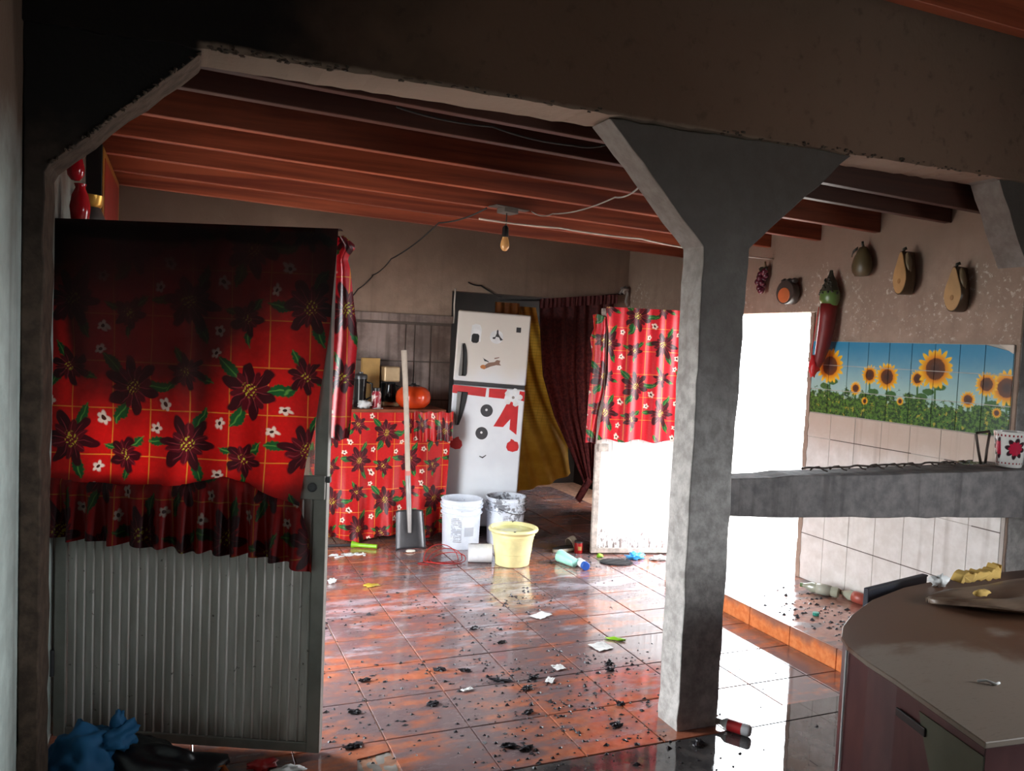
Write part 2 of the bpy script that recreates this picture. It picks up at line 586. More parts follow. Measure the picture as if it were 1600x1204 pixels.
# red tablecloth print: gold plaid, dark poinsettias, green leaves, small white flowers (uv in metres)
def m_cloth(name, red, trans, soot=None, sheen_rough=0.42, pale=0.0):
    q = Mat(name, sheen_rough, 0.4)
    un = q.nt.nodes.new('ShaderNodeUVMap')
    sp = q.nt.nodes.new('ShaderNodeSeparateXYZ')
    q.nt.links.new(un.outputs[0], sp.inputs[0])
    u, v = S(q.nt, sp.outputs[0]), S(q.nt, sp.outputs[1])
    q.cache['UVm'] = un.outputs[0]
    nf = q.noise(60, 'UVm', 3, 0.6)
    W, Hh = 0.444, 0.525
    nd = q.noise(11, 'UVm', 2, 0.5)
    u0, v0 = u, v
    c = q.mix(nf.ss(0.4, 0.7), tuple(x * 0.88 for x in red[:3]) + (1,), red)
    ln = (u / 0.148 + 0.3).fract()
    ln = (ln - 0.5).abs().ss(0.482, 0.490)
    l2 = (v / 0.175 + 0.62).fract()
    l2 = (l2 - 0.5).abs().ss(0.485, 0.492)
    c = q.mix(ln.max(l2) * 0.85, c, srgb(230, 146, 48))
    u = u + (nd - 0.5) * 0.05
    v = v + (nd - 0.5) * -0.05

    def local(cu, cv, ang=0.0):
        a = (u - cu).wrap(W)
        b = (v - cv).wrap(Hh)
        if ang:
            return a * cos(ang) + b * sin(ang), b * cos(ang) - a * sin(ang)
        return a, b
    flowers = [(0.10, 0.12, 0.105, 6, 0.4), (0.33, 0.33, 0.11, 6, 1.1), (0.31, 0.07, 0.066, 5, 0.2), (0.09, 0.39, 0.07, 6, 0.9)]
    leaves = []
    for (a, b, r, n, ro) in flowers:
        for k, dd in enumerate((0.5, 2.4, 4.4)):
            t = dd + ro * 1.7
            leaves.append((a + cos(t) * r * 0.98, b + sin(t) * r * 0.98, t, r * 0.50, r * 0.20))
    for (a, b, t, L, wd) in leaves:
        x, y = local(a, b, t)
        e = (x / L).pow(2.0) * -wd + wd
        k = rng(e + ((x * 420).sin()) * 0.0018, 0.003, y.abs())
        c = q.mix(k, c, q.mix(y.abs().ss(0.0, 0.004), srgb(96, 150, 64), srgb(28, 88, 40)))
    for (a, b, r, n, ro) in flowers:
        x, y = local(a, b)
        rr = (x * x + y * y).m('SQRT')
        an = y.atan2(x)
        e1 = ((an * (n / 2) + ro).cos().abs().pow(1.6) * 0.68 + 0.34) * r
        e2 = ((an * (n / 2) + ro + pi / 2).cos().abs().pow(1.8) * 0.62 + 0.24) * r * 0.85
        c = q.mix(rng(e1, 0.004, rr), c, srgb(62, 10, 18))
        c = q.mix(rng(e2, 0.004, rr), c, srgb(92, 12, 24))
        c = q.mix(rng(((an * n + ro).cos().pow(12.0) * 0.7) * r, 0.01, rr) * 0.5, c, srgb(168, 60, 70))
        dots = ((x * 330 + (nf - 0.5) * 9).sin() * (y * 300 + (nf - 0.5) * 9).sin()).ss(0.25, 0.5)
        c = q.mix(rr.ss(r * 0.30, r * 0.18) * dots, c, srgb(210, 196, 60))
    for (a, b) in [(0.22, 0.20), (0.02, 0.26), (0.20, 0.46), (0.42, 0.18), (0.21, 0.02)]:
        x, y = local(a, b)
        rr = (x * x + y * y).m('SQRT')
        an = y.atan2(x)
        e = ((an * 2.5).cos().abs() * 0.42 + 0.58) * 0.022
        c = q.mix(rng(e, 0.003, rr), c, srgb(240, 214, 196))
        c = q.mix(rr.ss(0.0085, 0.006), c, srgb(70, 30, 20))
    if soot:
        c = soot(q, c, u0, v0)
    q.color(c)
    q.bump(nf, 0.05, 0.005)
    q.translucent(trans)
    return q.m


def soot_door(q, c, u, v):
    n1 = q.noise(3.2, 'UVm', 4, 0.6)
    h = v + (n1 - 0.5) * 0.34 - u.ss(0.50, 0.85) * 0.30 - u.ss(0.13, 0.05) * 0.35
    c = q.mix(h.ss(1.08, 1.46) * 0.95, c, srgb(26, 10, 9))
    c = q.mix((v + (n1 - 0.5) * 0.25 - u.ss(0.5, 0.8) * 0.12).ss(1.55, 1.92) * (u.ss(0.45, 0.8) * -0.3 + 0.93), c, srgb(22, 9, 9))
    k = (v + (n1 - 0.5) * 0.1).ss(1.06, 0.95)
    return q.mix(k * 0.62, c, srgb(40, 8, 10))


M['cloth_door'] = m_cloth('poinsettia_cloth_smoked', srgb(214, 22, 20), 0.45, soot_door)
M['cloth_table'] = m_cloth('poinsettia_cloth_table', srgb(196, 24, 26), 0.05)
M['cloth_pink'] = m_cloth('poinsettia_cloth_bright', srgb(222, 34, 48), 0.15)

M['steel'] = plain('grey_door_steel', srgb(150, 146, 138), 0.45, 0.2, var=0.3)
q = Mat('corrugated_sheet', 0.45, 0.5)
n1, n2 = q.noise(4, 'Object', 4, 0.6, stretch=(3, 3, 0.5)), q.noise(30, 'Object', 4, 0.65)
x, y, z = q.xyz('Object')
c = q.mix(n1.ss(0.35, 0.7), srgb(188, 182, 174), srgb(216, 210, 204))
c = q.mix(n2.ss(0.66, 0.72) * 0.8, c, srgb(70, 56, 48))
c = q.mix((z + (n1 - 0.5) * 0.3).ss(0.16, 0.02) * 0.6, c, srgb(110, 90, 78))
q.color(c)
M['corrugated'] = q.m
q = Mat('white_door_paint', 0.4, 0.5)
n1, n2 = q.noise(22, 'Object', 5, 0.7, stretch=(1.6, 1, 0.7)), q.noise(4, 'Object', 3)
x, y, z = q.xyz('Object')
c = q.mix((n1 + (z - 0.16) * -0.8).ss(0.54, 0.64) * 0.9, srgb(240, 238, 236), srgb(112, 92, 86))
c = q.mix(z.ss(0.05, 0.01) * 0.6, c, srgb(134, 84, 62))
q.color(c)
M['white_door'] = q.m
M['rust_frame'] = plain('rusty_white_frame', srgb(206, 192, 182), 0.55, var=0.45, scale=26)

q = Mat('dusty_glass', 0.15, 0.5)
tr = q.nt.nodes.new('ShaderNodeBsdfTransparent')
mx = q.nt.nodes.new('ShaderNodeMixShader')
q.color(srgb(190, 186, 176))
n1 = q.noise(9, 'Object', 4)
q.nt.links.new((n1 * 0.3 + 0.12).k, mx.inputs[0])
q.nt.links.new(tr.outputs[0], mx.inputs[1])
q.nt.links.new(q.b.outputs[0], mx.inputs[2])
q.nt.links.new(mx.outputs[0], q.nt.nodes['Material Output'].inputs[0])
M['glass'] = q.m

for k, c_, r_, me_ in [
    ('black_plastic', (24, 23, 24), 0.35, 0), ('dark_grey', (62, 60, 62), 0.35, 0), ('white_plastic', (232, 232, 234), 0.35, 0), ('red_vinyl', (214, 40, 44), 0.4, 0),
    ('button_grey', (56, 54, 58), 0.5, 0), ('sticker_white', (240, 240, 240), 0.4, 0), ('peeled_brown', (138, 104, 88), 0.6, 0), ('carrot', (196, 120, 60), 0.5, 0),
    ('bucket_white', (214, 220, 232), 0.4, 0), ('pail_yellow', (240, 230, 168), 0.35, 0), ('red_wire', (176, 34, 30), 0.4, 0), ('lime', (140, 196, 40), 0.4, 0),
    ('mint', (166, 232, 214), 0.35, 0), ('blue_cap', (30, 84, 176), 0.4, 0), ('blue_bag', (60, 156, 220), 0.3, 0), ('red_can', (196, 34, 34), 0.35, 0.1),
    ('shoe', (206, 194, 176), 0.6, 0), ('ember', (44, 42, 48), 0.5, 0), ('paper', (220, 220, 218), 0.7, 0), ('orange_pot', (216, 70, 28), 0.2, 0), ('kraft', (196, 154, 92), 0.7, 0),
    ('cream_metal', (206, 176, 136), 0.3, 0.3), ('black_glass', (30, 28, 28), 0.08, 0), ('steel_dark', (86, 84, 86), 0.35, 0.6), ('handle_wood', (196, 180, 164), 0.6, 0),
    ('maroon', (96, 40, 40), 0.8, 0), ('table_wood', (140, 70, 40), 0.5, 0), ('foam', (214, 176, 96), 0.9, 0), ('slab', (52, 54, 66), 0.4, 0), ('iron', (74, 62, 56), 0.55, 0.5),
    ('foil', (190, 190, 192), 0.25, 0.9), ('red_gloss', (178, 24, 34), 0.15, 0), ('gold', (196, 146, 60), 0.3, 0.6), ('frame_black', (20, 18, 18), 0.4, 0), ('wire_grey', (150, 140, 132), 0.5, 0),
    ('wire_black', (30, 26, 24), 0.6, 0), ('pear_olive', (92, 80, 54), 0.4, 0), ('pear_flesh', (186, 146, 98), 0.5, 0), ('pear_rind', (84, 64, 42), 0.35, 0), ('leaf_brown', (132, 112, 84), 0.45, 0),
    ('grape', (96, 34, 52), 0.25, 0), ('calyx', (96, 124, 64), 0.3, 0), ('chili', (126, 34, 34), 0.5, 0), ('calyx_dark', (56, 54, 44), 0.35, 0), ('fruit_orange', (206, 112, 66), 0.35, 0),
    ('fruit_dark', (70, 62, 58), 0.35, 0), ('blue_cloth', (36, 112, 164), 0.7, 0), ('black_bag', (16, 16, 22), 0.35, 0), ('orange_box', (176, 92, 34), 0.6, 0), ('green_piece', (70, 140, 70), 0.5, 0),
    ('plaster_white', (226, 214, 200), 0.8, 0), ('picture_red', (150, 34, 26), 0.35, 0), ('pet', (176, 178, 158), 0.1, 0), ('label_red', (190, 40, 44), 0.4, 0), ('bulb_amber', (214, 160, 100), 0.12, 0),
    ('water', (206, 202, 140), 0.06, 0), ('yellow_leaf', (190, 160, 50), 0.6, 0), ('soap', (220, 214, 200), 0.5, 0), ('cement', (150, 142, 134), 0.9, 0), ('outside', (170, 166, 158), 0.9, 0),
    ('box_grey', (96, 88, 82), 0.6, 0), ('teal_cap', (40, 150, 130), 0.35, 0), ('cyan', (60, 180, 210), 0.4, 0), ('skin_rust', (122, 78, 48), 0.7, 0.2)]:
    M[k] = plain(k, srgb(*c_), r_, me_)
M['handle_grey'] = plain('handle_grey', srgb(120, 116, 112), 0.35)
M['bulb_amber'] = plain('bulb_amber', srgb(214, 160, 100), 0.1, 0, var=0.1)

# ------------------------------------------------------------------ the room
XL, XR, YB, YA = -0.43, 3.90, 6.60, 2.74
XF = 4.55                                         # right wall of the wider front room
HT = 3.30

# floors: grout bed carrying single tiles, wet concrete in the front room, raised porch strip
floor = MB().box(-0.6, XR, 2.68, 6.74, -0.06, -0.006).box(1.9, 4.4, 6.74, 8.4, -0.06, -0.006).build('floor', M['grout'])
struct(floor, 'wet orange terracotta tile floor with soot smears')
tb = MB()
a, bv = 0.5, 0.008
tb.add([(0, 0, -0.012), (1, 0, -0.012), (1, 1, -0.012), (0, 1, -0.012), (0, 0, -0.002), (1, 0, -0.002), (1, 1, -0.002), (0, 1, -0.002), (bv, bv, 0), (1 - bv, bv, 0), (1 - bv, 1 - bv, 0), (bv, 1 - bv, 0)],
       [(3, 2, 1, 0), (0, 1, 5, 4), (1, 2, 6, 5), (2, 3, 7, 6), (3, 0, 4, 7), (4, 5, 9, 8), (5, 6, 10, 9), (6, 7, 11, 10), (7, 4, 8, 11), (8, 9, 10, 11)])
tile_src = tb.build('floor_tile', M['tile'], floor)
tile_me = tile_src.data
bpy.data.objects.remove(tile_src)
xs = [-0.43] + [0.791 + 0.3575 * k for k in range(-3, 7)] + [3.135]
ys = [2.68 + 0.36 * k for k in range(0, 17)]
G = 0.0026
rt = random.Random(3)
for i in range(len(xs) - 1):
    for j in range(len(ys) - 1):
        if i == 3 and j == 0:
            continue
        if j >= 11 and xs[i] < 2.0:
            continue
        y0, y1 = ys[j], ys[j + 1]
        o = piece('floor_tile', tile_me, floor, (xs[i] + G, y0 + G, (rt.uniform(-0.0012, 0.0012) if xs[i] < 2.2 else 0.0)), ((rt.uniform(-0.0015, 0.0015), rt.uniform(-0.0015, 0.0015), 0) if xs[i] < 2.2 else (0, 0, 0)), (xs[i + 1] - xs[i] - 2 * G, y1 - y0 - 2 * G, 1))
for i, (x0, x1) in enumerate(((3.138, 3.52), (3.52, 3.9))):
    for j in range(5, 15):
        piece('floor_tile', tile_me, floor, (x0 + G, ys[j] + G, 0), (0, 0, 0), (x1 - x0 - 2 * G, 0.36 - 2 * G, 1))
# the broken tile with the bare cement corner
MB().prism([(0.437, 2.684), (0.60, 2.684), (0.63, 2.80), (0.655, 2.93), (0.72, 2.94), (0.787, 2.955), (0.787, 3.036), (0.437, 3.036)], -0.012, 0, 'xy').build('broken_tile', M['tile'], floor)
MB().grid(14, 14, lambda u, v: (lerp(0.60, 0.786, u), lerp(2.685, 2.95, v), -0.006 + 0.006 * mnoise.noise(Vector((u * 6, v * 6, 1)))), None).build('cement_patch', M['cement'], floor, smooth=True)

fc = MB().box(-0.6, XF + 0.15, -2.8, 2.675, -0.06, -0.001).box(2.17, 3.135, 2.675, 2.80, -0.06, 0.0015).build('floor_concrete', M['concrete'])
struct(fc, 'dark wet concrete floor of the front room')
pf = MB().box(3.152, XR, 2.60, 4.62, -0.05, 0.105).box(XR, XR + 0.16, 4.165, 4.62, -0.05, 0.105).build('floor_raised', M['porch'], bevel=0.004)
struct(pf, 'raised wet strip of floor along the right wall')
yy = [2.60, 2.735, 3.055, 3.395, 3.73, 4.065, 4.40, 4.62]
for a0, a1 in zip(yy, yy[1:]):
    MB().box(3.138, 3.1515, a0 + 0.002, a1 - 0.002, -0.004, 0.107).build('riser_tile', M['riser'], pf, bevel=0.002, seg=1)


def wall_yz(name, mat, x0, x1, y0, y1, holes, label, z1=HT):
    """wall in a plane of constant x with rectangular holes (ya, yb, za, zb)"""
    mb = MB()
    cuts = sorted({y0, y1, *[h[0] for h in holes], *[h[1] for h in holes]})
    for a, b in zip(cuts, cuts[1:]):
        hs = [h for h in holes if h[0] <= a and h[1] >= b]
        z = -0.06
        for h in sorted(hs, key=lambda h: h[2]):
            if h[2] > z:
                mb.box(x0, x1, a, b, z, h[2])
            z = h[3]
        mb.box(x0, x1, a, b, z, z1)
    return struct(mb.build(name, mat), label)


def wall_xz(name, mat, y0, y1, x0, x1, holes, label, z1=HT):
    mb = MB()
    cuts = sorted({x0, x1, *[h[0] for h in holes], *[h[1] for h in holes]})
    for a, b in zip(cuts, cuts[1:]):
        hs = [h for h in holes if h[0] <= a and h[1] >= b]
        z = -0.06
        for h in sorted(hs, key=lambda h: h[2]):
            if h[2] > z:
                mb.box(a, b, y0, y1, z, h[2])
            z = h[3]
        mb.box(a, b, y0, y1, z, z1)
    return struct(mb.build(name, mat), label)


wall_yz('wall_left', M['green_wall'], XL - 0.15, XL, -2.8, YB + 0.14, [(3.50, 4.70, -0.06, 1.90)], 'pale green plaster wall stained brown by smoke')
wall_yz('wall_front_right', M['front_plaster'], XF, XF + 0.15, -2.8, YA + 0.16, [(-0.60, 0.90, 0.90, 2.00)], 'plaster wall of the front room with a window')
wr = wall_yz('wall_right', M['right_wall'], XR, XR + 0.15, 2.745, YB + 0.14, [(4.165, 5.15, -0.06, 1.888)], 'smoke browned plaster wall with a bright open doorway')
wb = wall_xz('wall_back', M['back_wall'], YB, YB + 0.14, XL, XR, [(2.165, 3.74, -0.06, 2.02)], 'brown smoke stained back wall of the kitchen')
wall_xz('wall_rear', M['front_plaster'], -2.95, -2.8, XL - 0.15, XF + 0.15, [], 'plaster wall behind the viewer')
br = MB().box(2.0, 4.3, 8.3, 8.4, -0.06, 2.5).box(1.9, 2.0, YB + 0.14, 8.4, -0.06, 2.5).box(4.3, 4.4, YB + 0.14, 7.25, -0.06, 2.5).box(4.3, 4.4, 7.85, 8.4, -0.06, 2.5).box(4.3, 4.4, 7.25, 7.85, -0.06, 1.52).box(4.3, 4.4, 7.25, 7.85, 1.88, 2.5).box(1.9, 4.4, YB + 0.14, 8.4, 2.5, 2.6)
struct(br.build('wall_inner_room', M['inner_soot']), 'dark inner room behind the curtained doorway')

# white wall tiles under the mural
cols = [4.163 - 0.2025 * k for k in range(0, 8)]
for k in range(7):
    for (z0, z1) in ((0.105, 0.41), (0.41, 0.735), (0.735, 1.062), (1.062, 1.222)):
        y1_, y0_ = cols[k], cols[k + 1]
        if y0_ < 2.78:
            y0_ = 2.768
        MB().box(XR - 0.009, XR - 0.001, y0_ + 0.0015, y1_ - 0.0015, z0 + 0.0018, z1 - 0.0018).build('wall_tile', M['white_tile'], wr, bevel=0.0012, seg=1)
MB().box(XR - 0.006, XR - 0.0005, 2.75, 4.164, 0.105, 1.222).build('tile_bed', M['pale_grout'], wr)
for (ya_, yb_, z_) in ((3.34, 3.955, 1.062), (2.90, 3.12, 1.060), (3.02, 4.16, 0.41), (2.77, 2.93, 0.735)):
    MB().box(XR - 0.0095, XR - 0.0055, ya_, yb_, z_ - 0.0026, z_ + 0.0026).build('open_joint', M['joint'], wr)
# edge strip of broken plaster beside the doorway
rj = random.Random(5)
pts = []
for k in range(26):
    pts.append((4.165 - 0.0, 0.105 + 0.0445 * k))
ed = [(4.19 + rj.uniform(-0.004, 0.004), 0.105 + 0.0445 * k) for k in range(41)]
ed2 = [(4.162 - rj.uniform(0.0, 0.012), 0.105 + 0.0445 * k) for k in range(40, -1, -1)]
MB().prism([(a, min(b, 1.888)) for a, b in ed] + [(a, min(b, 1.888)) for a, b in ed2], XR - 0.013, XR + 0.148, 'yz').build('jamb_plaster', M['right_wall'], wr)

# smoked tiles on the back wall over the worktop
bt = [(0.95, 1.345), (1.348, 1.763), (1.767, 1.842), (1.846, 1.986), (1.99, 2.165)]
MB().box(0.9, 2.168, YB - 0.006, YB - 0.0005, 0.6, 1.735).build('tile_bed', M['joint'], wb)
for a, b in bt:
    for z0, z1 in ((0.75, 1.075), (1.08, 1.40), (1.404, 1.715)):
        MB().box(a + 0.003, b - 0.003, YB - 0.014 - random.uniform(0, 0.004), YB - 0.004, z0 + 0.003, z1 - 0.003).build('wall_tile', M['smoked_tile'], wb, bevel=0.0015, seg=1)
MB().box(0.9, 2.175, YB - 0.022, YB - 0.0005, 1.735, 1.80).build('tile_trim', M['smoked_tile'], wb, bevel=0.004)
MB().tube([(2.183, YB - 0.008, 1.74), (2.187, YB - 0.01, 1.80), (2.185, YB - 0.008, 1.90), (2.19, YB - 0.008, 2.04)], 0.007, 6).build('plaster_edge', M['plaster_white'], wb, smooth=True)

# ceiling with single rafters
zr = lambda x: 2.465 - 0.028 * x
ce = MB()
ce.hexa([(XL, 2.86, zr(XL) + 0.15), (XR, 2.86, zr(XR) + 0.15), (XR, YB, zr(XR) + 0.15), (XL, YB, zr(XL) + 0.15), (XL, 2.86, zr(XL) + 0.22), (XR, 2.86, zr(XR) + 0.22), (XR, YB, zr(XR) + 0.22), (XL, YB, zr(XL) + 0.22)])
ce.box(XL - 0.15, XF + 0.15, -2.95, 2.90, 3.26, 3.34)
ceil = struct(ce.build('ceiling', M['roof']), 'dark boarded roof carried by red brown rafters')
for k in range(7):
    y0 = (2.955, 3.185, 3.67, 4.155, 4.64, 5.125, 5.61)[k]
    dz = (0.02, 0, 0, 0, 0, 0, 0)[k]
    hw = 0.022
    MB().hexa([(XL, y0, zr(XL) + dz), (XR, y0, zr(XR) + dz), (XR, y0 + 2 * hw, zr(XR) + dz), (XL, y0 + 2 * hw, zr(XL) + dz),
               (XL, y0, zr(XL) + 0.15), (XR, y0, zr(XR) + 0.15), (XR, y0 + 2 * hw, zr(XR) + 0.15), (XL, y0 + 2 * hw, zr(XL) + 0.15)]).build('rafter', M['rafter'], ceil, bevel=0.003, seg=1)
for y0 in (2.40, 1.8, 1.2, 0.6, 0.0, -0.6):
    MB().box(XL, XF, y0, y0 + 0.06, 3.01, 3.26).build('rafter', M['rafter'], ceil, bevel=0.003, seg=1)


# the sooty arch: lintel beam, middle column with its haunches, side pilasters, rail
def rag(poly, step=0.06, amp=0.006, seed=0):
    rr = random.Random(seed)
    out = []
    n = len(poly)
    for i in range(n):
        (a, b), (c, d) = poly[i], poly[(i + 1) % n]
        k = max(1, int(hypot(c - a, d - b) / step))
        for j in range(k):
            t = j / k
            w_ = amp if j else amp * 0.4
            out.append((lerp(a, c, t) + rr.uniform(-w_, w_), lerp(b, d, t) + rr.uniform(-w_, w_)))
    return out


lb = MB().prism([(XL, HT), (XL, 2.462)] + rag([(XL, 2.462), (XR, 2.490)], 0.05, 0.004, 1)[:86] + [(XF, 2.493), (XF, HT)], YA - 0.022, YA + 0.165, 'xz')
struct(lb.build('lintel_beam', M['beam']), 'soot blackened concrete beam over the wide opening')
colp = [(1.962, -0.02), (1.962, 2.02), (1.50, 2.468), (2.715, 2.484), (2.19, 2.03), (2.172, 1.0), (2.168, -0.02)]
struct(MB().prism(rag(colp, 0.07, 0.005, 2), YA, YA + 0.147, 'xz').build('column', M['column'], bevel=0.006, seg=2), 'grey concrete column with flared smoke blackened head')
lp = [(XL, -0.02), (XL, 2.47), (0.055, 2.47), (0.045, 2.452), (-0.36, 2.065), (-0.372, 2.04), (-0.372, -0.02)]
q = Mat('pilaster_soot', 0.85, 0.25)
x, y, z = q.xyz('World')
n1, n2 = q.noise(3, 'World', 5, 0.6), q.noise(20, 'World', 4, 0.6)
gn = q.nt.nodes.new('ShaderNodeNewGeometry')
sp = q.nt.nodes.new('ShaderNodeSeparateXYZ')
q.nt.links.new(gn.outputs['True Normal'], sp.inputs[0])
fr = S(q.nt, sp.outputs[1]).ss(-0.5, -0.9)
c = q.mix(n2.ss(0.3, 0.7), srgb(66, 54, 46), srgb(94, 78, 66))
c = q.mix(fr * (z + (n1 - 0.5) * 0.6).ss(1.6, 2.2), c, srgb(22, 19, 17))
q.color(c).bump(n2, 0.4, 0.01)
M['pilaster'] = q.m
struct(MB().prism(rag(lp, 0.07, 0.004, 3), YA, YA + 0.20, 'xz').build('pilaster_left', M['pilaster'], bevel=0.005), 'smoked pilaster and black haunch against the green wall')
rp = [(XF, -0.02), (XF, 2.49), (3.62, 2.49), (3.655, 2.484), (3.866, 2.14), (3.912, 2.07), (3.912, -0.02)]
struct(MB().prism(rag(rp, 0.07, 0.004, 4), YA, YA + 0.155, 'xz').build('pilaster_right', M['column'], bevel=0.005), 'grey pilaster and haunch against the right wall')
q = Mat('rail_concrete', 0.75, 0.35)
n1, n2, n3 = q.noise(3, 'World', 5, 0.6), q.noise(16, 'World', 4, 0.6), q.noise(6, 'World', 3, 0.5, stretch=(2.5, 2.5, 0.15))
c = q.mix(n2.ss(0.3, 0.7), srgb(104, 100, 100), srgb(134, 128, 126))
c = q.mix(n3.ss(0.5, 0.72) * 0.5, c, srgb(66, 60, 60))
q.color(c).bump(n2, 0.4, 0.01)
M['rail'] = q.m
rb_ = MB()
nr = 20
rvs = []
rj2 = random.Random(8)
for k in range(nr + 1):
    a = k / nr
    jz, jb = rj2.uniform(-0.004, 0.004), rj2.uniform(-0.004, 0.004)
    x_ = lerp(2.165, 4.30, a)
    yf = lerp(YA + 0.002, 2.567, a)
    rvs += [(x_, yf, lerp(0.90, 0.836, a) + jb), (x_, YA + 0.13, lerp(0.90, 0.836, a) + jb), (x_, YA + 0.13, lerp(1.066, 1.093, a) + jz), (x_, yf, lerp(1.066, 1.093, a) + jz)]
rfs = [(0, 1, 2, 3), (nr * 4 + 3, nr * 4 + 2, nr * 4 + 1, nr * 4)]
for k in range(nr):
    for m_ in range(4):
        m2 = (m_ + 1) % 4
        rfs.append((k * 4 + m_, (k + 1) * 4 + m_, (k + 1) * 4 + m2, k * 4 + m2))
struct(rb_.add(rvs, rfs).build('rail_beam', M['rail'], bevel=0.006), 'grey concrete rail running from the column to the right wall')

# crust of burnt plaster along the edge of the beam
cr_ = MB()
rc = random.Random(11)
for k in range(150):
    x0 = rc.choice([rc.uniform(0.06, 0.5), rc.uniform(0.06, 1.5), rc.uniform(2.0, 2.75), rc.uniform(2.7, 3.6)])
    cr_.blob((x0, YA - 0.022 + rc.uniform(-0.006, 0.006), interp(x0, [(XL, 2.462), (XR, 2.49)]) + rc.uniform(-0.004, 0.016)), (rc.uniform(0.004, 0.013), 0.006, rc.uniform(0.002, 0.006)), 0.4, 2, k, 6, 4)
for k in range(60):
    t = rc.random()
    cr_.blob((lerp(-0.36, 0.045, t), YA - 0.002, lerp(2.06, 2.45, t) + rc.uniform(0, 0.012)), (rc.uniform(0.003, 0.008), 0.005, rc.uniform(0.002, 0.006)), 0.4, 2, k, 6, 4)
o = cr_.build('plaster_crust', plain('burnt_crust', srgb(96, 80, 68), 0.9, var=0.8, scale=40))
o['kind'] = 'stuff'
tag(o, 'flaking crust of burnt plaster along the beam edge', 'plaster crust')

# ground outdoors
gd = MB().box(-20, XL - 0.15, -10, 16, -0.2, -0.07).box(XR + 0.15, 20, 2.9, 6.74, -0.2, 0.04).box(4.4, 20, 6.74, 16, -0.2, 0.04).box(XF + 0.15, 20, -10, 2.9, -0.2, 0.04).box(-20, 20, -20, -2.95, -0.25, -0.1)
struct(gd.build('ground', M['outside']), 'bright bare ground outside the doorways')

# ------------------------------------------------------------------ door with the big red cloth
D1 = thing('door_1', 'grey metal door with corrugated lower sheet under a red cloth', 'door', (-0.437, 3.461, 0), atan2(-0.425, 0.905))
D1['kind'] = 'structure'
del D1['category']
wd, hd = 1.067, 1.962
for n_, b_ in (('stile', (0.03, 0.075)), ('stile', (wd - 0.05, wd))):
    MB().box(b_[0], b_[1], -0.018, 0.022, 0.012, hd).build(n_, M['steel'], D1, bevel=0.003)
MB().box(0.075, wd - 0.05, -0.016, 0.02, 0.012, 0.05).build('bottom_rail', M['steel'], D1, bevel=0.003)
MB().box(0.075, wd - 0.05, -0.016, 0.02, hd - 0.05, hd).build('top_rail', M['steel'], D1, bevel=0.003)
MB().box(0.075, wd - 0.05, -0.016, 0.02, 1.00, 1.045).build('middle_rail', M['steel'], D1, bevel=0.003)
MB().box(0.53, 0.56, -0.014, 0.018, 1.045, hd - 0.05).build('mullion', M['steel'], D1, bevel=0.003)
for a, b in ((0.075, 0.53), (0.56, wd - 0.05)):
    MB().box(a, b, 0.0, 0.005, 1.045, hd - 0.05).build('pane', M['glass'], D1)
cs = MB()
prof = []
nrib = 27
x0, x1 = 0.076, wd - 0.051
for k in range(nrib):
    a = lerp(x0, x1, k / nrib)
    p_ = (x1 - x0) / nrib
    prof += [(a, -0.004), (a + p_ * 0.66, -0.004), (a + p_ * 0.74, -0.009), (a + p_ * 0.80, -0.011), (a + p_ * 0.86, -0.011), (a + p_ * 0.92, -0.009)]
prof.append((x1, -0.004))
vs = [(a, b, z) for z in (0.045, 1.005) for a, b in prof]
np_ = len(prof)
cs.add(vs, [(i, i + 1, i + 1 + np_, i + np_) for i in range(np_ - 1)])
cs.build('corrugated_sheet', M['corrugated'], D1, solid=0.002, fix=False)
lk = MB().box(wd - 0.098, wd - 0.004, -0.034, -0.018, 0.985, 1.075).build('lock_case', M['steel'], D1, bevel=0.004)
MB().lathe([(0.0, 0), (0.017, 0), (0.017, 0.006), (0.012, 0.008), (0, 0.008)], 20, Matrix.Translation((wd - 0.05, -0.034, 1.032)) @ Matrix.Rotation(R(90), 4, 'X')).build('keyhole_ring', M['steel_dark'], lk, smooth=40)
MB().box(wd - 0.002, wd + 0.014, -0.03, -0.008, 1.05, 1.072).build('latch', M['steel_dark'], lk, bevel=0.002)
for z in (0.3, 0.95, 1.7):
    MB().tube([(0.024, -0.02, z - 0.05), (0.024, -0.02, z + 0.05)], 0.009, 10).build('hinge', M['steel_dark'], D1, smooth=40)
struct(MB().box(XL, XL + 0.055, 3.475, 3.53, 0, 1.98).build('door_frame', M['steel'], bevel=0.003), 'pale steel hinge post beside the green wall')

CL = thing('draped_cloth', 'large red poinsettia cloth hung over the grey corrugated door, its top half sooty', 'cloth', (-0.437, 3.461, 0), atan2(-0.425, 0.905))


def seam(u):
    return interp(u, [(0, 1.02), (0.3, 1.005), (0.55, 1.02), (0.69, 1.055), (0.8, 1.03), (0.9, 0.985), (1.02, 0.945)])


def cloth_main(a, b):       # b: 0 top .. 1 seam
    z = lerp(1.985, 0, b)
    ur = interp(b, [(0, 1.085), (0.35, 1.062), (0.7, 1.02), (0.83, 0.992), (1, 0.975)])
    ul = interp(b, [(0, 0.0), (0.3, -0.012), (1, -0.006)])
    u = lerp(ul, ur, a)
    z = lerp(1.985, seam(u), b)
    y = -0.030 - 0.010 * sin(u * 16 + 0.8 * sin(b * 3)) * b - 0.008 * sin(u * 37 + 2) * b * b - 0.02 * max(0, mnoise.noise(Vector((u * 3, b * 4, 0)))) - 0.02 * (b ** 6)
    return (u, y, z)


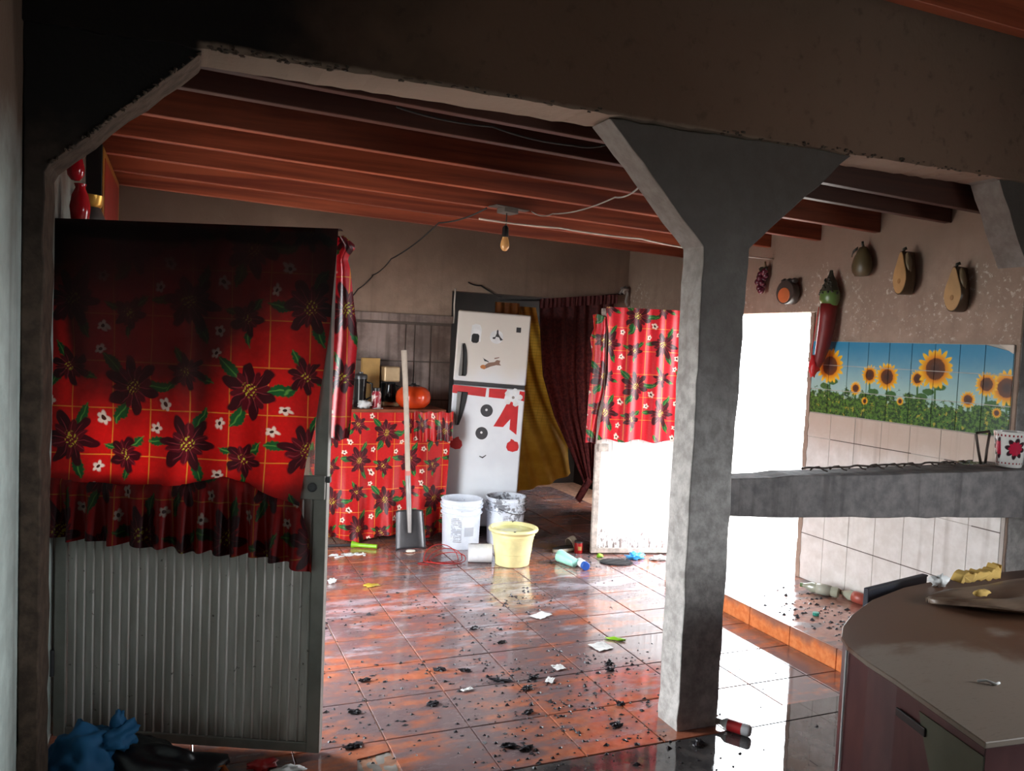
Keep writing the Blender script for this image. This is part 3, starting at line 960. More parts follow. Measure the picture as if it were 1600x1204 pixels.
cm = MB()
cm.grid(90, 60, cloth_main, lambda a, b: (cloth_main(a, b)[0], cloth_main(a, b)[2]))
cm.grid(90, 4, lambda a, b: (lerp(0.0, 1.085, a), lerp(-0.030, 0.034, b), 1.985 + 0.004 * sin(b * pi)), lambda a, b: (a * 1.085, 1.985 + b * 0.06))
cm.build('cloth', M['cloth_door'], CL, smooth=True)


def ruffle(a, b):
    u0 = lerp(-0.008, lerp(0.975, 1.03, b ** 0.6), a)
    zb = interp(u0, [(0, 0.80), (0.3, 0.785), (0.6, 0.77), (0.85, 0.765), (0.95, 0.735), (1.03, 0.715)]) + 0.006 * sin(u0 * 42)
    z = lerp(seam(min(u0, 0.975)) + 0.004, zb, b)
    amp = 0.004 + 0.022 * b
    y = -0.052 - 0.012 * (1 - b) * (1 if b > 0.02 else 0.2) + amp * sin(u0 * 2 * pi * 13 + 1.5 * sin(u0 * 9)) - 0.006 * b
    return (u0 + 0.006 * b * cos(u0 * 2 * pi * 13), min(y, -0.026), z)


MB().grid(220, 14, ruffle, lambda a, b: (ruffle(a, b)[0] * 1.4, ruffle(a, b)[2] * 0.9 - 0.1)).build('ruffle', M['cloth_door'], CL, smooth=True)


def flap(a, b):
    z = interp(b, [(0, 1.965), (0.05, 1.93), (0.09, 1.9), (1, 1.205)])
    wl = interp(b, [(0, 1.06), (1, 1.05)])
    wr_ = interp(b, [(0, 1.09), (0.05, 1.135), (0.11, 1.10), (0.16, 1.112), (0.5, 1.148), (1, 1.128)])
    u = lerp(wl, wr_, a)
    return (u, 0.036 + 0.012 * sin(a * 7 + b * 2) + 0.01 * b, z + 0.004 * sin(a * 9))


MB().grid(14, 50, flap, lambda a, b: (flap(a, b)[0] * 1.2 + 0.1, flap(a, b)[2])).build('back_flap', M['cloth_pink'], CL, smooth=True)

# ------------------------------------------------------------------ white door with the bright red cloth
ang2 = atan2(-0.148, 0.617)
D2 = thing('door_2', 'white metal door with rusty foot standing open behind the column', 'door', (2.958, 5.375, 0), ang2)
D2['kind'] = 'structure'
del D2['category']
for a, b in ((0.0, 0.045), (0.88, 0.925)):
    MB().box(a, b, -0.02, 0.02, 0.012, 1.885).build('stile', M['rust_frame'], D2, bevel=0.003)
for a, b in ((0.012, 0.05), (0.93, 0.97), (1.845, 1.885)):
    MB().box(0.045, 0.88, -0.018, 0.018, a, b).build('rail', M['rust_frame'], D2, bevel=0.003)
p2 = MB()
prof = []
for k in range(17):
    a = lerp(0.046, 0.879, k / 17)
    p_ = 0.833 / 17
    prof += [(a, -0.004), (a + p_ * 0.7, -0.004), (a + p_ * 0.78, -0.0065), (a + p_ * 0.92, -0.0065)]
prof.append((0.879, -0.004))
np_ = len(prof)
p2.add([(a, b, z) for z in (0.05, 0.93) for a, b in prof], [(i, i + 1, i + 1 + np_, i + np_) for i in range(np_ - 1)])
p2.build('white_sheet', M['white_door'], D2, solid=0.002, fix=False)
MB().box(0.045, 0.88, -0.002, 0.002, 0.97, 1.845).build('pane', M['glass'], D2)
MB().box(0.02, 0.10, -0.03, -0.02, 0.80, 0.86).build('lock_case', M['rust_frame'], D2, bevel=0.003)
C2 = thing('draped_cloth', 'bright red poinsettia cloth hung over the white door beside the maroon curtain', 'cloth', (2.958, 5.375, 0), ang2)


def c2(a, b):
    u = lerp(interp(b, [(0, 0.015), (0.2, 0.05), (0.5, 0.06), (0.75, 0.03), (1, 0.0)]), 0.93, a)
    z = lerp(1.897, 0.885 + 0.012 * sin(u * 24), b)
    return (u, -0.034 - 0.010 * sin(u * 30 + b) * (0.3 + b) - 0.006 * sin(u * 60), z)


cm = MB().grid(70, 40, c2, lambda a, b: (c2(a, b)[0] + 0.05, c2(a, b)[2] + 0.07))
cm.grid(40, 3, lambda a, b: (lerp(0.015, 0.93, a), lerp(-0.034, 0.034, b), 1.897), lambda a, b: (a * 0.9 + 0.05, 1.967 + b * 0.06))
cm.build('cloth', M['cloth_pink'], C2, smooth=True)


def c2f(a, b):
    z = lerp(1.83, 0.86, b)
    u = lerp(interp(b, [(0, -0.075), (0.1, -0.06), (0.18, -0.085), (0.3, -0.06), (0.7, -0.075), (1, -0.085)]), interp(b, [(0, 0.03), (0.6, 0.07), (1, 0.01)]), a)
    return (u, -0.02 + 0.02 * sin(a * 6 + b * 3), z + 0.01 * sin(a * 5))


MB().grid(12, 40, c2f, lambda a, b: (c2f(a, b)[0] + 0.3, c2f(a, b)[2])).build('folded_edge', M['cloth_pink'], C2, smooth=True)

# ------------------------------------------------------------------ curtains in the inner doorway
q = Mat('gold_curtain', 0.6, 0.3)
un = q.nt.nodes.new('ShaderNodeUVMap')
sp = q.nt.nodes.new('ShaderNodeSeparateXYZ')
q.nt.links.new(un.outputs[0], sp.inputs[0])
u, v = S(q.nt, sp.outputs[0]), S(q.nt, sp.outputs[1])
q.cache['UVm'] = un.outputs[0]
n1 = q.noise(5, 'UVm', 4)
g1 = ((v / 0.028).fract() - 0.5).abs().ss(0.44, 0.48)
g2 = ((u / 0.04).fract() - 0.5).abs().ss(0.46, 0.49)
c = q.mix(n1.ss(0.3, 0.7), srgb(196, 140, 40), srgb(226, 176, 70))
c = q.mix(g1.max(g2 * 0.7) * v.ss(0.7, 0.95) * 0.75, c, srgb(96, 58, 16))
c = q.mix((v + (n1 - 0.5) * 0.1).ss(1.74, 1.82) * 0.7, c, srgb(150, 74, 24))
q.color(c)
q.translucent(0.3)
M['gold_curtain'] = q.m


def yel(a, b):
    z = interp(b, [(0, 1.93), (0.4, 1.2), (1, 0.20)])
    xl = interp(b, [(0, 2.70), (0.5, 2.76), (1, 2.86)])
    xr = interp(b, [(0, 3.05), (0.5, 3.28), (0.8, 3.46), (1, 3.50)])
    x = lerp(xl, xr, a)
    zz = z + 0.17 * (a ** 1.5) * (b ** 3)
    return (x, 6.80 + 0.022 * sin(a * 22 - b * 9) * (0.4 + b) + 0.015 * sin(a * 9 + 5 * b), zz)


o = MB().grid(70, 60, yel, lambda a, b: (yel(a, b)[0], yel(a, b)[2])).build('gold_curtain', M['gold_curtain'], smooth=True)
tag(o, 'gold checked curtain swept aside next to the refrigerator', 'curtain')
q = Mat('maroon_curtain', 0.75, 0.3)
n1, n2 = q.noise(3, 'Object', 4), q.noise(40, 'Object', 3)
x, y, z = q.xyz('Object')
c = q.mix(n2.ss(0.4, 0.6), srgb(92, 36, 38), srgb(128, 56, 54))
c = q.mix((z + (n1 - 0.5) * 0.5).ss(1.3, 1.75) * 0.6, c, srgb(46, 28, 26))
q.color(c)
M['maroon_curtain'] = q.m


def mar(a, b):
    z = interp(b, [(0, lerp(1.985, 2.075, a)), (1, lerp(0.30, 0.34, a))])
    xl = interp(b, [(0, 2.98), (0.12, 2.99), (0.4, 3.05), (0.62, 3.18), (0.82, 3.36), (1, 3.52)])
    xr = interp(b, [(0, 3.76), (0.4, 3.72), (1, 3.62)])
    x = lerp(xl, xr, a)
    return (x, 6.57 + 0.022 * sin(a * 40) * (1 - 0.3 * b) + 0.018 * sin(a * 13 + b * 4), z - 0.02 * sin(a * 12) * b)


CU = thing('maroon_curtain', 'dark maroon curtain tied to the right in the inner doorway', 'curtain', (0, 0, 0))
MB().grid(120, 50, mar).build('drape', M['maroon_curtain'], CU, smooth=True)
MB().grid(120, 6, lambda a, b: (lerp(2.97, 3.77, a), 6.55 + 0.016 * sin(a * 120) + 0.006 * sin(a * 47), lerp(1.985, 2.075, a) + 0.012 - 0.085 * b)).build('gathered_heading', M['maroon'], CU, smooth=True)
MB().grid(14, 18, lambda a, b: (3.52 + 0.10 * a - 0.12 * b, 6.54 + 0.02 * sin(a * 9), 0.36 - 0.20 * b + 0.02 * sin(a * 8))).build('hem_tail', M['maroon_curtain'], CU, smooth=True)
MB().tube([(2.6, 6.575, 1.965), (2.97, 6.575, 1.985), (3.4, 6.575, 2.03), (3.86, 6.575, 2.10)], 0.008, 8).build('curtain_wire', M['wire_black'], CU, smooth=True)
o = MB().grid(24, 8, lambda a, b: (lerp(2.62, 2.86, a), 6.74 + 0.01 * sin(a * 20), 1.955 - 0.12 * b - 0.03 * abs(sin(a * 7)) * b)).build('scorched_valance', plain('scorched_gold', srgb(170, 98, 34), 0.7, var=0.5), smooth=True)
tag(o, 'scorched orange valance scrap above the gold curtain', 'curtain')
tag(MB().tube([(3.785, 6.555, 2.09), (3.80, 6.54, 2.13), (3.84, 6.54, 2.16), (3.86, 6.54, 2.10), (3.845, 6.54, 2.02), (3.87, 6.54, 1.98)], 0.012, 6).blob((3.835, 6.545, 2.13), (0.04, 0.02, 0.03), 0.5, 3, 4, 12, 8).build('wire_tangle', M['wire_grey'], smooth=True),
    'grey tangled wire end hanging beside the maroon curtain heading', 'wire')

# ------------------------------------------------------------------ worktop with the red cloth, and what stands on it
KT = thing('kitchen_table', 'orange wooden table hidden under a red cloth at the back wall', 'table', (0, 0, 0))
MB().box(0.95, 2.0, 6.13, 6.57, 1.00, 1.035).build('tabletop', M['table_wood'], KT, bevel=0.004)
for a in (1.0, 1.9):
    for b in (6.17, 6.5):
        MB().box(a, a + 0.05, b, b + 0.05, 0.0, 1.0).build('leg', M['table_wood'], KT, bevel=0.003)
tc = MB()


def tcf(a, b):
    x = lerp(0.93, lerp(2.045, 2.0, b), a)
    z = interp(b, [(0, 1.012), (1, 0.035 + 0.02 * sin(a * 13))])
    f_ = 0.012 + 0.018 * b
    y = 6.112 - f_ * sin(a * 24 + 0.7 * sin(b * 3)) * b - 0.02 * b - 0.012 * sin(a * 57) * b * b
    return (x, y, z)


tc.grid(90, 40, tcf, lambda a, b: (tcf(a, b)[0] * 1.1, tcf(a, b)[2]))
TC = thing('tablecloth', 'red poinsettia tablecloth hanging to the floor from the back table', 'cloth', (0, 0, 0))
tc.build('cloth', M['cloth_table'], TC, smooth=True)
MB().grid(60, 12, lambda a, b: (lerp(1.72, 2.045, a), 6.085 + 0.012 * sin(a * 34) * (0.3 + b) - 0.012 * b, lerp(1.02, 0.79, b) + 0.006 * sin(a * 20)), lambda a, b: (a * 0.42, 1.02 - b * 0.25)).build('ruffle', M['cloth_table'], TC, smooth=True)

ZT = 1.0355
t = thing('blender_jug', 'dark glass jug with steel rim at the end of the table', 'jug', (1.335, 6.30, ZT))
MB().lathe([(0.048, 0), (0.05, 0.01), (0.044, 0.09), (0.052, 0.24), (0.048, 0.24), (0.04, 0.09), (0.0, 0.02)], 28).build('jug_body', M['black_glass'], t, smooth=40)
MB().lathe([(0.053, 0.225), (0.054, 0.25), (0.046, 0.262), (0.02, 0.268), (0.02, 0.28), (0, 0.28)], 28).build('lid', M['steel_dark'], t, smooth=40)
MB().tube([(0.045, -0.02, 0.2), (0.085, -0.035, 0.19), (0.088, -0.036, 0.09), (0.043, -0.018, 0.06)], 0.008, 8).build('handle', M['black_glass'], t, smooth=True)
t = thing('labelled_jar', 'small jar with red and white label in front of the brown box', 'jar', (1.45, 6.23, ZT))
q = Mat('red_jar_label', 0.3)
n1 = q.noise(22, 'Object', 2)
q.color(q.mix(n1.ss(0.48, 0.54), srgb(146, 30, 44), srgb(220, 200, 190)))
MB().lathe([(0.034, 0), (0.037, 0.01), (0.037, 0.115), (0.03, 0.13), (0.03, 0.14)], 24).build('jar_body', q.m, t, smooth=40)
MB().lathe([(0.033, 0.136), (0.033, 0.16), (0, 0.161)], 24).build('lid', M['black_plastic'], t, smooth=40)
t = thing('cardboard_box', 'tall brown carton leaning behind the coffee maker', 'box', (1.455, 6.515, ZT))
MB().box(-0.07, 0.075, -0.035, 0.035, 0, 0.38).build('carton', M['kraft'], t, bevel=0.002, seg=1)
MB().box(-0.07, 0.075, -0.037, 0.02, 0.38, 0.386).build('flap', M['kraft'], t)
t = thing('coffee_maker', 'coffee maker with cream top and black glass carafe', 'coffee maker', (1.612, 6.475, ZT))
MB().box(-0.066, 0.066, -0.09, 0.09, 0, 0.035).build('base', M['cream_metal'], t, bevel=0.008)
MB().box(-0.062, 0.062, 0.04, 0.09, 0.035, 0.2).build('back', M['black_plastic'], t, bevel=0.006)
MB().box(-0.066, 0.066, -0.085, 0.09, 0.2, 0.325).build('tank', M['cream_metal'], t, bevel=0.012)
cfp = MB().lathe([(0.045, 0.036), (0.056, 0.06), (0.056, 0.12), (0.042, 0.17), (0.045, 0.185)], 24, Matrix.Translation((0, -0.025, 0))).build('carafe', M['black_glass'], t, smooth=40)
MB().tube([(0.04, -0.06, 0.17), (0.07, -0.09, 0.16), (0.07, -0.09, 0.08), (0.045, -0.06, 0.07)], 0.007, 8).build('handle', M['black_plastic'], cfp, smooth=True)
t = thing('clay_pot', 'round glossy orange pot with a small dark lid', 'pot', (1.75, 6.235, ZT))
MB().lathe([(0.06, 0), (0.10, 0.012), (0.135, 0.05), (0.142, 0.09), (0.132, 0.135), (0.10, 0.168), (0.06, 0.18), (0, 0.182)], 36).build('pot_body', M['orange_pot'], t, smooth=60)
MB().lathe([(0.05, 0.178), (0.052, 0.186), (0.02, 0.194), (0.016, 0.205), (0, 0.207)], 24).build('lid', M['black_plastic'], t, smooth=40)
tag(MB().blob((1.352, 6.19, ZT + 0.032), (0.055, 0.035, 0.033), 0.35, 2.4, 3, 22, 12, floor=ZT).build('crumpled_rag', M['paper'], smooth=True), 'crumpled white rag in front of the dark jug', 'rag')
tag(MB().grid(16, 10, lambda a, b: (1.40 + 0.075 * a + 0.02 * b, 6.12 + 0.06 * b, ZT + 0.004 + 0.008 * abs(mnoise.noise(Vector((a * 4, b * 4, 2)))))).build('plastic_wrapper', M['paper'], smooth=True, solid=0.0008), 'clear plastic wrapper lying at the table edge', 'wrapper')

# ------------------------------------------------------------------ shovel
t = thing('shovel', 'square shovel with long pale handle leaning on the tablecloth', 'shovel', (0, 0, 0))
dz = Vector((1.625 - 1.655, 6.075 - 5.84, 1.50)).normalized()
p0 = Vector((1.655, 5.845, 0.004))
P = lambda s_, side=0.0, out=0.0: p0 + dz * s_ + Vector((1, 0, 0)) * side + Vector((0, -0.985, -0.15)) * out
MB().grid(16, 16, lambda a, b: P(b * 0.29, lerp(-0.118 + 0.012 * b, 0.118 - 0.012 * b, a), 0.030 * (abs(a - 0.5) * 2) ** 4 + 0.012 * (1 - b)) , None).build('blade', M['steel_dark'], t, smooth=True, solid=0.003)
MB().tube([P(0.12, 0, 0.012), P(0.2, 0, 0.016), P(0.30, 0, 0.016), P(0.56, 0, 0.006)], lambda s_: lerp(0.014, 0.0215, s_), 14).build('socket', plain('worn_socket', srgb(168, 160, 156), 0.5, 0.2), t, smooth=40)
MB().tube([P(0.52, 0, 0.006), P(1.0, 0, 0.008), P(1.3, -0.003, 0.006), P(1.515, -0.006, 0.002)], lambda s_: 0.0195 + 0.003 * s_, 14).build('handle', M['handle_wood'], t, smooth=40)
MB().tube([P(0.55, 0, 0.006), P(0.585, 0, 0.006)], 0.0225, 14).build('red_band', plain('faded_red_band', srgb(206, 120, 110), 0.6), t, smooth=40)

# ------------------------------------------------------------------ refrigerator with snowman stickers
FR = thing('refrigerator', 'leaning white refrigerator with snowman stickers on its two doors', 'refrigerator', (2.055, 6.30, 0.0), R(-22.7))
FR.rotation_euler = (0, R(2.1), R(-22.7))
FW, FH = 0.60, 1.845
q = Mat('fridge_enamel', 0.35, 0.5)
n1, n2 = q.noise(2.5, 'Object', 4), q.noise(40, 'Object', 3)
x, y, z = q.xyz('Object')
c = q.mix(n1.ss(0.3, 0.7), srgb(222, 224, 230), srgb(236, 238, 242))
c = q.mix((z + (n1 - 0.5) * 0.5).ss(1.15, 1.5) * 0.75, c, srgb(212, 200, 184))
q.color(c)
M['fridge'] = q.m
M['fridge_side'] = plain('fridge_side_grey', srgb(150, 128, 110), 0.5)
MB().box(0.005, FW - 0.005, 0.055, 0.62, 0.06, FH - 0.012).build('cabinet', M['fridge_side'], FR, bevel=0.01)
MB().box(0.02, FW - 0.02, 0.02, 0.60, 0.0, 0.06).build('plinth', M['black_plastic'], FR, bevel=0.004)
MB().box(0, FW, 0.05, 0.60, FH - 0.012, FH + 0.006).build('top_panel', M['fridge_side'], FR, bevel=0.005)


def fdoor(name, z0, z1):
    return MB().box(0, FW, -0.012, 0.048, z0, z1).build(name, M['fridge'], FR, bevel=0.014, seg=4)


fd = fdoor('freezer_door', 1.268, FH)
ld = fdoor('lower_door', 0.075, 1.235)
MB().box(0.006, FW - 0.006, 0.0, 0.05, 1.236, 1.267).build('gap_strip', M['dark_grey'], FR, bevel=0.002)


def fgrip(par, pts, zlo, zhi):
    MB().prism(pts, -0.022, -0.0118, 'xz').build('grip_recess', M['black_plastic'], par, bevel=0.003)
    MB().prism([(a * 0.45 + 0.045 * 0.55 - 0.002, b) for a, b in pts], -0.042, -0.020, 'xz').build('handle', M['handle_grey'], par, bevel=0.008, seg=3)


fgrip(fd, [(0.045, 1.31), (0.10, 1.31), (0.108, 1.33), (0.105, 1.43), (0.095, 1.52), (0.078, 1.575), (0.065, 1.58), (0.055, 1.55), (0.042, 1.33)], 0, 0)
fgrip(ld, [(0.045, 1.18), (0.13, 1.18), (0.12, 1.10), (0.098, 0.98), (0.075, 0.905), (0.055, 0.90), (0.045, 0.93)], 0, 0)


def sticker(par, name, poly, mat, d=0.0, label=None):
    o = MB().prism(poly, -0.0132 - d, -0.0119, 'xz').build(name, M[mat], par)
    if label:
        o['label'] = label
    return o


def disc(cx_, cz_, rx_, rz_, n=28):
    return [(cx_ + rx_ * cos(2 * pi * k / n), cz_ + rz_ * sin(2 * pi * k / n)) for k in range(n)]


def rot2(poly, c, an):
    return [(c[0] + (a - c[0]) * cos(an) - (b - c[1]) * sin(an), c[1] + (a - c[0]) * sin(an) + (b - c[1]) * cos(an)) for a, b in poly]


# freezer door: eyes, carrot remains, badge
sticker(fd, 'eye_patch_sticker', [(0.118, 1.66)] + disc(0.155, 1.69, 0.045, 0.06)[0:0] + [(0.115, 1.60), (0.20, 1.60), (0.205, 1.70), (0.19, 1.738), (0.15, 1.745), (0.122, 1.73)], 'sticker_white')
sticker(fd, 'eye_sticker', [(0.125, 1.60), (0.14, 1.588), (0.172, 1.588), (0.186, 1.602), (0.188, 1.65), (0.176, 1.664), (0.138, 1.664), (0.126, 1.65)], 'black_plastic', 0.001)
sticker(fd, 'round_sticker', disc(0.33, 1.65, 0.055, 0.055), 'sticker_white')
sticker(fd, 'emblem', [(0.335, 1.712), (0.327, 1.70), (0.328, 1.68), (0.318, 1.65), (0.296, 1.645), (0.30, 1.632), (0.318, 1.633), (0.326, 1.652), (0.35, 1.648), (0.362, 1.622), (0.385, 1.63), (0.366, 1.646), (0.352, 1.664), (0.343, 1.68), (0.342, 1.702)], 'dark_grey', 0.001)
sticker(fd, 'brand_badge', [(0.487, 1.70), (0.525, 1.70), (0.525, 1.742), (0.487, 1.742)], 'dark_grey', 0.001)
sticker(fd, 'peeled_sticker', [(0.215, 1.40), (0.225, 1.385), (0.25, 1.38), (0.30, 1.405), (0.345, 1.42), (0.385, 1.42), (0.37, 1.435), (0.375, 1.46), (0.345, 1.462), (0.33, 1.445), (0.28, 1.435), (0.25, 1.412)], 'peeled_brown', 0.0005)
sticker(fd, 'carrot_tip_sticker', [(0.213, 1.398), (0.222, 1.384), (0.25, 1.378), (0.262, 1.395), (0.245, 1.416), (0.225, 1.412)], 'carrot', 0.001)
sticker(fd, 'mouth_scrap_sticker', [(0.226, 1.478), (0.236, 1.468), (0.262, 1.455), (0.28, 1.446), (0.282, 1.438), (0.26, 1.444), (0.245, 1.446), (0.238, 1.462)], 'dark_grey', 0.0005)
sticker(fd, 'mouth_scrap_sticker', [(0.325, 1.478), (0.365, 1.487), (0.364, 1.48), (0.327, 1.468)], 'peeled_brown', 0.0005)
# lower door: scarf, bow, buttons, mittens, smile
sticker(ld, 'scarf_band_sticker', [(0.002, 1.165), (0.275, 1.152), (0.28, 1.225), (0.002, 1.232)], 'red_vinyl')
sticker(ld, 'scarf_band_sticker', [(0.302, 1.152), (0.43, 1.148), (0.45, 1.228), (0.302, 1.225)], 'red_vinyl')
sticker(ld, 'scarf_band_sticker', [(0.55, 1.150), (0.597, 1.140), (0.597, 1.218), (0.555, 1.222)], 'red_vinyl')
sticker(ld, 'scarf_tail_sticker', [(0.46, 1.12), (0.49, 1.13), (0.54, 1.115), (0.553, 1.10), (0.555, 0.86), (0.495, 0.90), (0.495, 0.985), (0.44, 0.915), (0.36, 0.915), (0.41, 1.01)], 'red_vinyl', 0.0003)
for k in range(5):
    an = 2 * pi * k / 5 - 0.2
    c0 = (0.505 + 0.047 * cos(an + pi / 2), 1.165 + 0.047 * sin(an + pi / 2))
    sticker(ld, 'bow_petal_sticker', rot2([(c0[0] - 0.006, c0[1] - 0.034), (c0[0] + 0.006, c0[1] - 0.034), (c0[0] + 0.024, c0[1] + 0.012), (c0[0] + 0.010, c0[1] + 0.030), (c0[0] - 0.010, c0[1] + 0.030), (c0[0] - 0.024, c0[1] + 0.012)], c0, an), 'sticker_white', 0.001)
sticker(ld, 'bow_centre_sticker', disc(0.505, 1.165, 0.012, 0.012, 12), 'cement', 0.0015)
for (bx_, bz_) in ((0.295, 1.04), (0.268, 0.85)):
    bt_ = sticker(ld, 'button_sticker', disc(bx_, bz_, 0.051, 0.052), 'button_grey')
    sticker(bt_, 'button_dot', disc(bx_ - 0.002, bz_ + 0.006, 0.010, 0.010, 14), 'sticker_white', 0.001)
mit = [(-0.045, 0.02), (-0.035, 0.045), (-0.01, 0.05), (0.0, 0.06), (0.022, 0.068), (0.026, 0.05), (0.05, 0.03), (0.056, -0.005), (0.04, -0.032), (0.0, -0.04), (-0.04, -0.025), (-0.048, 0.0)]
sticker(ld, 'mitten_sticker', [(0.06 + a, 0.74 + b) for a, b in mit], 'red_vinyl')
sticker(ld, 'mitten_sticker', [(0.535 - a, 0.755 + b) for a, b in mit], 'red_vinyl')
sticker(ld, 'smile_sticker', [(0.265, 0.662), (0.29, 0.654), (0.318, 0.675), (0.32, 0.668), (0.292, 0.643), (0.263, 0.655)], 'dark_grey', 0.0005)

# ------------------------------------------------------------------ buckets and pail
def m_bucket(name, dirty):
    q = Mat(name, 0.4, 0.5)
    n1, n2 = q.noise(9, 'Object', 5, 0.65), q.noise(40, 'Object', 3, 0.6)
    x, y, z = q.xyz('Object')
    an = y.atan2(x)
    c = q.mix(n1.ss(0.3, 0.7), srgb(206, 212, 224), srgb(226, 230, 238))
    lines = ((z / 0.012).fract() - 0.5).abs().ss(0.2, 0.26)
    t1 = (an + 2.30).abs().ss(0.30, 0.28) * z.ss(0.05, 0.056) * z.ss(0.25, 0.244)
    t2 = (an + 1.60).abs().ss(0.28, 0.26) * z.ss(0.10, 0.105) * z.ss(0.175, 0.17)
    c = q.mix(t1 * lines * n2.ss(0.42, 0.5) * 0.75, c, srgb(112, 114, 126))
    c = q.mix(t2 * 0.6, c, srgb(150, 152, 162))
    if dirty:
        c = q.mix((n1 * 0.6 + n2 * 0.4 + (z - 0.3).abs() * -1.2).ss(0.44, 0.52) * 0.85, c, srgb(84, 84, 92))
    else:
        c = q.mix((n2 + (z - 0.33).abs() * -2.0).ss(0.58, 0.66) * 0.4, c, srgb(130, 132, 142))
    q.color(c)
    return q.m


bprof = [(0.138, 0), (0.142, 0.006), (0.150, 0.262), (0.163, 0.264), (0.163, 0.272), (0.152, 0.276), (0.153, 0.305), (0.165, 0.307), (0.165, 0.315), (0.154, 0.318), (0.155, 0.332), (0.168, 0.334), (0.168, 0.342), (0.157, 0.345), (0.158, 0.368), (0.164, 0.371), (0.160, 0.376), (0.153, 0.374), (0.150, 0.33), (0.138, 0.012), (0, 0.012)]
t = thing('bucket', 'clean white plastic bucket with grey print in front of the refrigerator', 'bucket', (2.062, 5.845, 0), 0.15)
MB().lathe(bprof, 48).build('bucket_body', m_bucket('bucket_print', False), t, smooth=35)
t = thing('bucket', 'cement spattered white bucket behind the yellow pail', 'bucket', (2.44, 5.86, 0), 0.5)
MB().lathe(bprof, 48).build('bucket_body', m_bucket('bucket_spattered', True), t, smooth=35)
MB().lathe([(0.0, 0.27), (0.146, 0.27)], 40).build('contents', M['cement'], t)
MB().tube([(0.165 * cos(a), 0.165 * sin(a), 0.30 - 0.05 * sin((a + 2.8) / 2.6 * pi)) for a in [(-2.8 + 2.6 * k / 16) for k in range(17)]], 0.003, 6).build('handle', M['steel_dark'], t, smooth=True)
t = thing('pail', 'pale yellow plastic pail full of water standing before the buckets', 'pail', (2.262, 5.27, 0))
MB().lathe([(0.118, 0), (0.124, 0.006), (0.134, 0.09), (0.136, 0.092), (0.146, 0.19), (0.150, 0.192), (0.150, 0.20), (0.152, 0.215), (0.157, 0.217), (0.158, 0.235), (0.176, 0.245), (0.182, 0.256), (0.178, 0.268), (0.166, 0.272), (0.156, 0.262), (0.150, 0.2), (0.116, 0.012), (0, 0.012)], 48).build('pail_body', M['pail_yellow'], t, smooth=35)
MB().lathe([(0, 0.246), (0.1525, 0.246)], 40).build('water', M['water'], t)
for a in (-1.9, 1.2):
    MB().blob((0.168 * cos(a), 0.168 * sin(a), 0.268), (0.012, 0.007, 0.006), 0.4, 2, 3, 10, 6).build('rim_dirt', M['ember'], t)

# ------------------------------------------------------------------ small things on the kitchen floor
t = thing('paper_roll', 'white cylinder lying against the yellow pail', 'roll', (2.045, 5.36, 0.068), R(-18))
MB().lathe([(0.03, -0.085), (0.066, -0.085), (0.067, -0.08), (0.067, 0.08), (0.066, 0.085), (0.03, 0.085), (0.03, -0.085)], 32, Matrix.Rotation(R(90), 4, 'Y')).build('roll_body', M['white_plastic'], t, smooth=35)
MB().grid(8, 8, lambda a, b: (lerp(-0.07, -0.01, a), 0.0677 * cos(lerp(1.15, 1.75, b)), 0.0677 * sin(lerp(1.15, 1.75, b)))).build('grey_mark', plain('roll_mark', srgb(176, 176, 180), 0.6), t, smooth=True)
rw = MB()
for k in range(3):
    pts = []
    for j in range(29):
        a = 2 * pi * j / 28
        pts.append((1.785 + 0.13 * cos(a) + 0.02 * k, 5.46 + (0.06 + 0.02 * k) * sin(a) - 0.02 * k, 0.006 + 0.004 * k + max(0, sin(a + 0.3 * k)) * (0.10 - 0.035 * k)))
    rw.tube(pts, 0.0032, 6)
rw.tube([(1.70, 5.47, 0.006), (1.60, 5.42, 0.005), (1.66, 5.37, 0.005)], 0.003, 6)
tag(rw.build('wire_coil', M['red_wire'], smooth=True), 'loose coil of red wire beside the white cylinder', 'wire')
t = thing('flashlight', 'lime green plastic flashlight below the tablecloth', 'flashlight', (1.29, 5.95, 0.02), R(-30))
MB().tube([(0.0, 0, 0), (0.14, 0, 0.0)], 0.016, 14).build('barrel', M['lime'], t, smooth=40)
MB().tube([(-0.055, 0, 0.003), (-0.03, 0, 0.003), (0.0, 0, 0)], lambda s_: lerp(0.027, 0.016, s_), 16).build('head', M['lime'], t, smooth=40)
t = thing('paint_brush', 'dark stick with yellow tip lying under the tablecloth hem', 'stick', (1.06, 6.02, 0.012), R(-6))
MB().tube([(0, 0, 0), (0.22, 0, 0)], 0.011, 8).build('shaft', M['dark_grey'], t, smooth=40)
MB().tube([(-0.045, 0, 0), (0.0, 0, 0)], 0.017, 10).build('tip', M['foam'], t, smooth=40)
tag(MB().blob((1.634, 5.742, 0.009), (0.036, 0.024, 0.011), 0.1, 2, 3, 20, 10, floor=0.001).build('soap_bar', M['soap'], smooth=True), 'small pale soap bar in front of the shovel blade', 'soap')
pw = MB()
rpw = random.Random(77)
for k in range(26):
    pw.blob((1.06 + 0.24 * rpw.random(), 5.76 + rpw.gauss(0, 0.022), 0.001), (rpw.uniform(0.008, 0.035), rpw.uniform(0.004, 0.014), rpw.uniform(0.003, 0.010)), 0.4, 3, k, 10, 6, floor=0.0005)
o = pw.build('spilled_powder', M['paper'], smooth=True)
o['kind'] = 'stuff'
tag(o, 'streak of spilled white powder on the tiles near the table', 'powder')
tag(MB().blob((0.947, 5.13, 0.014), (0.024, 0.02, 0.016), 0.4, 3, 8, 14, 9, floor=0.001).build('paper_ball', M['paper'], smooth=True), 'small crumpled white paper ball beside the grey door edge', 'paper')
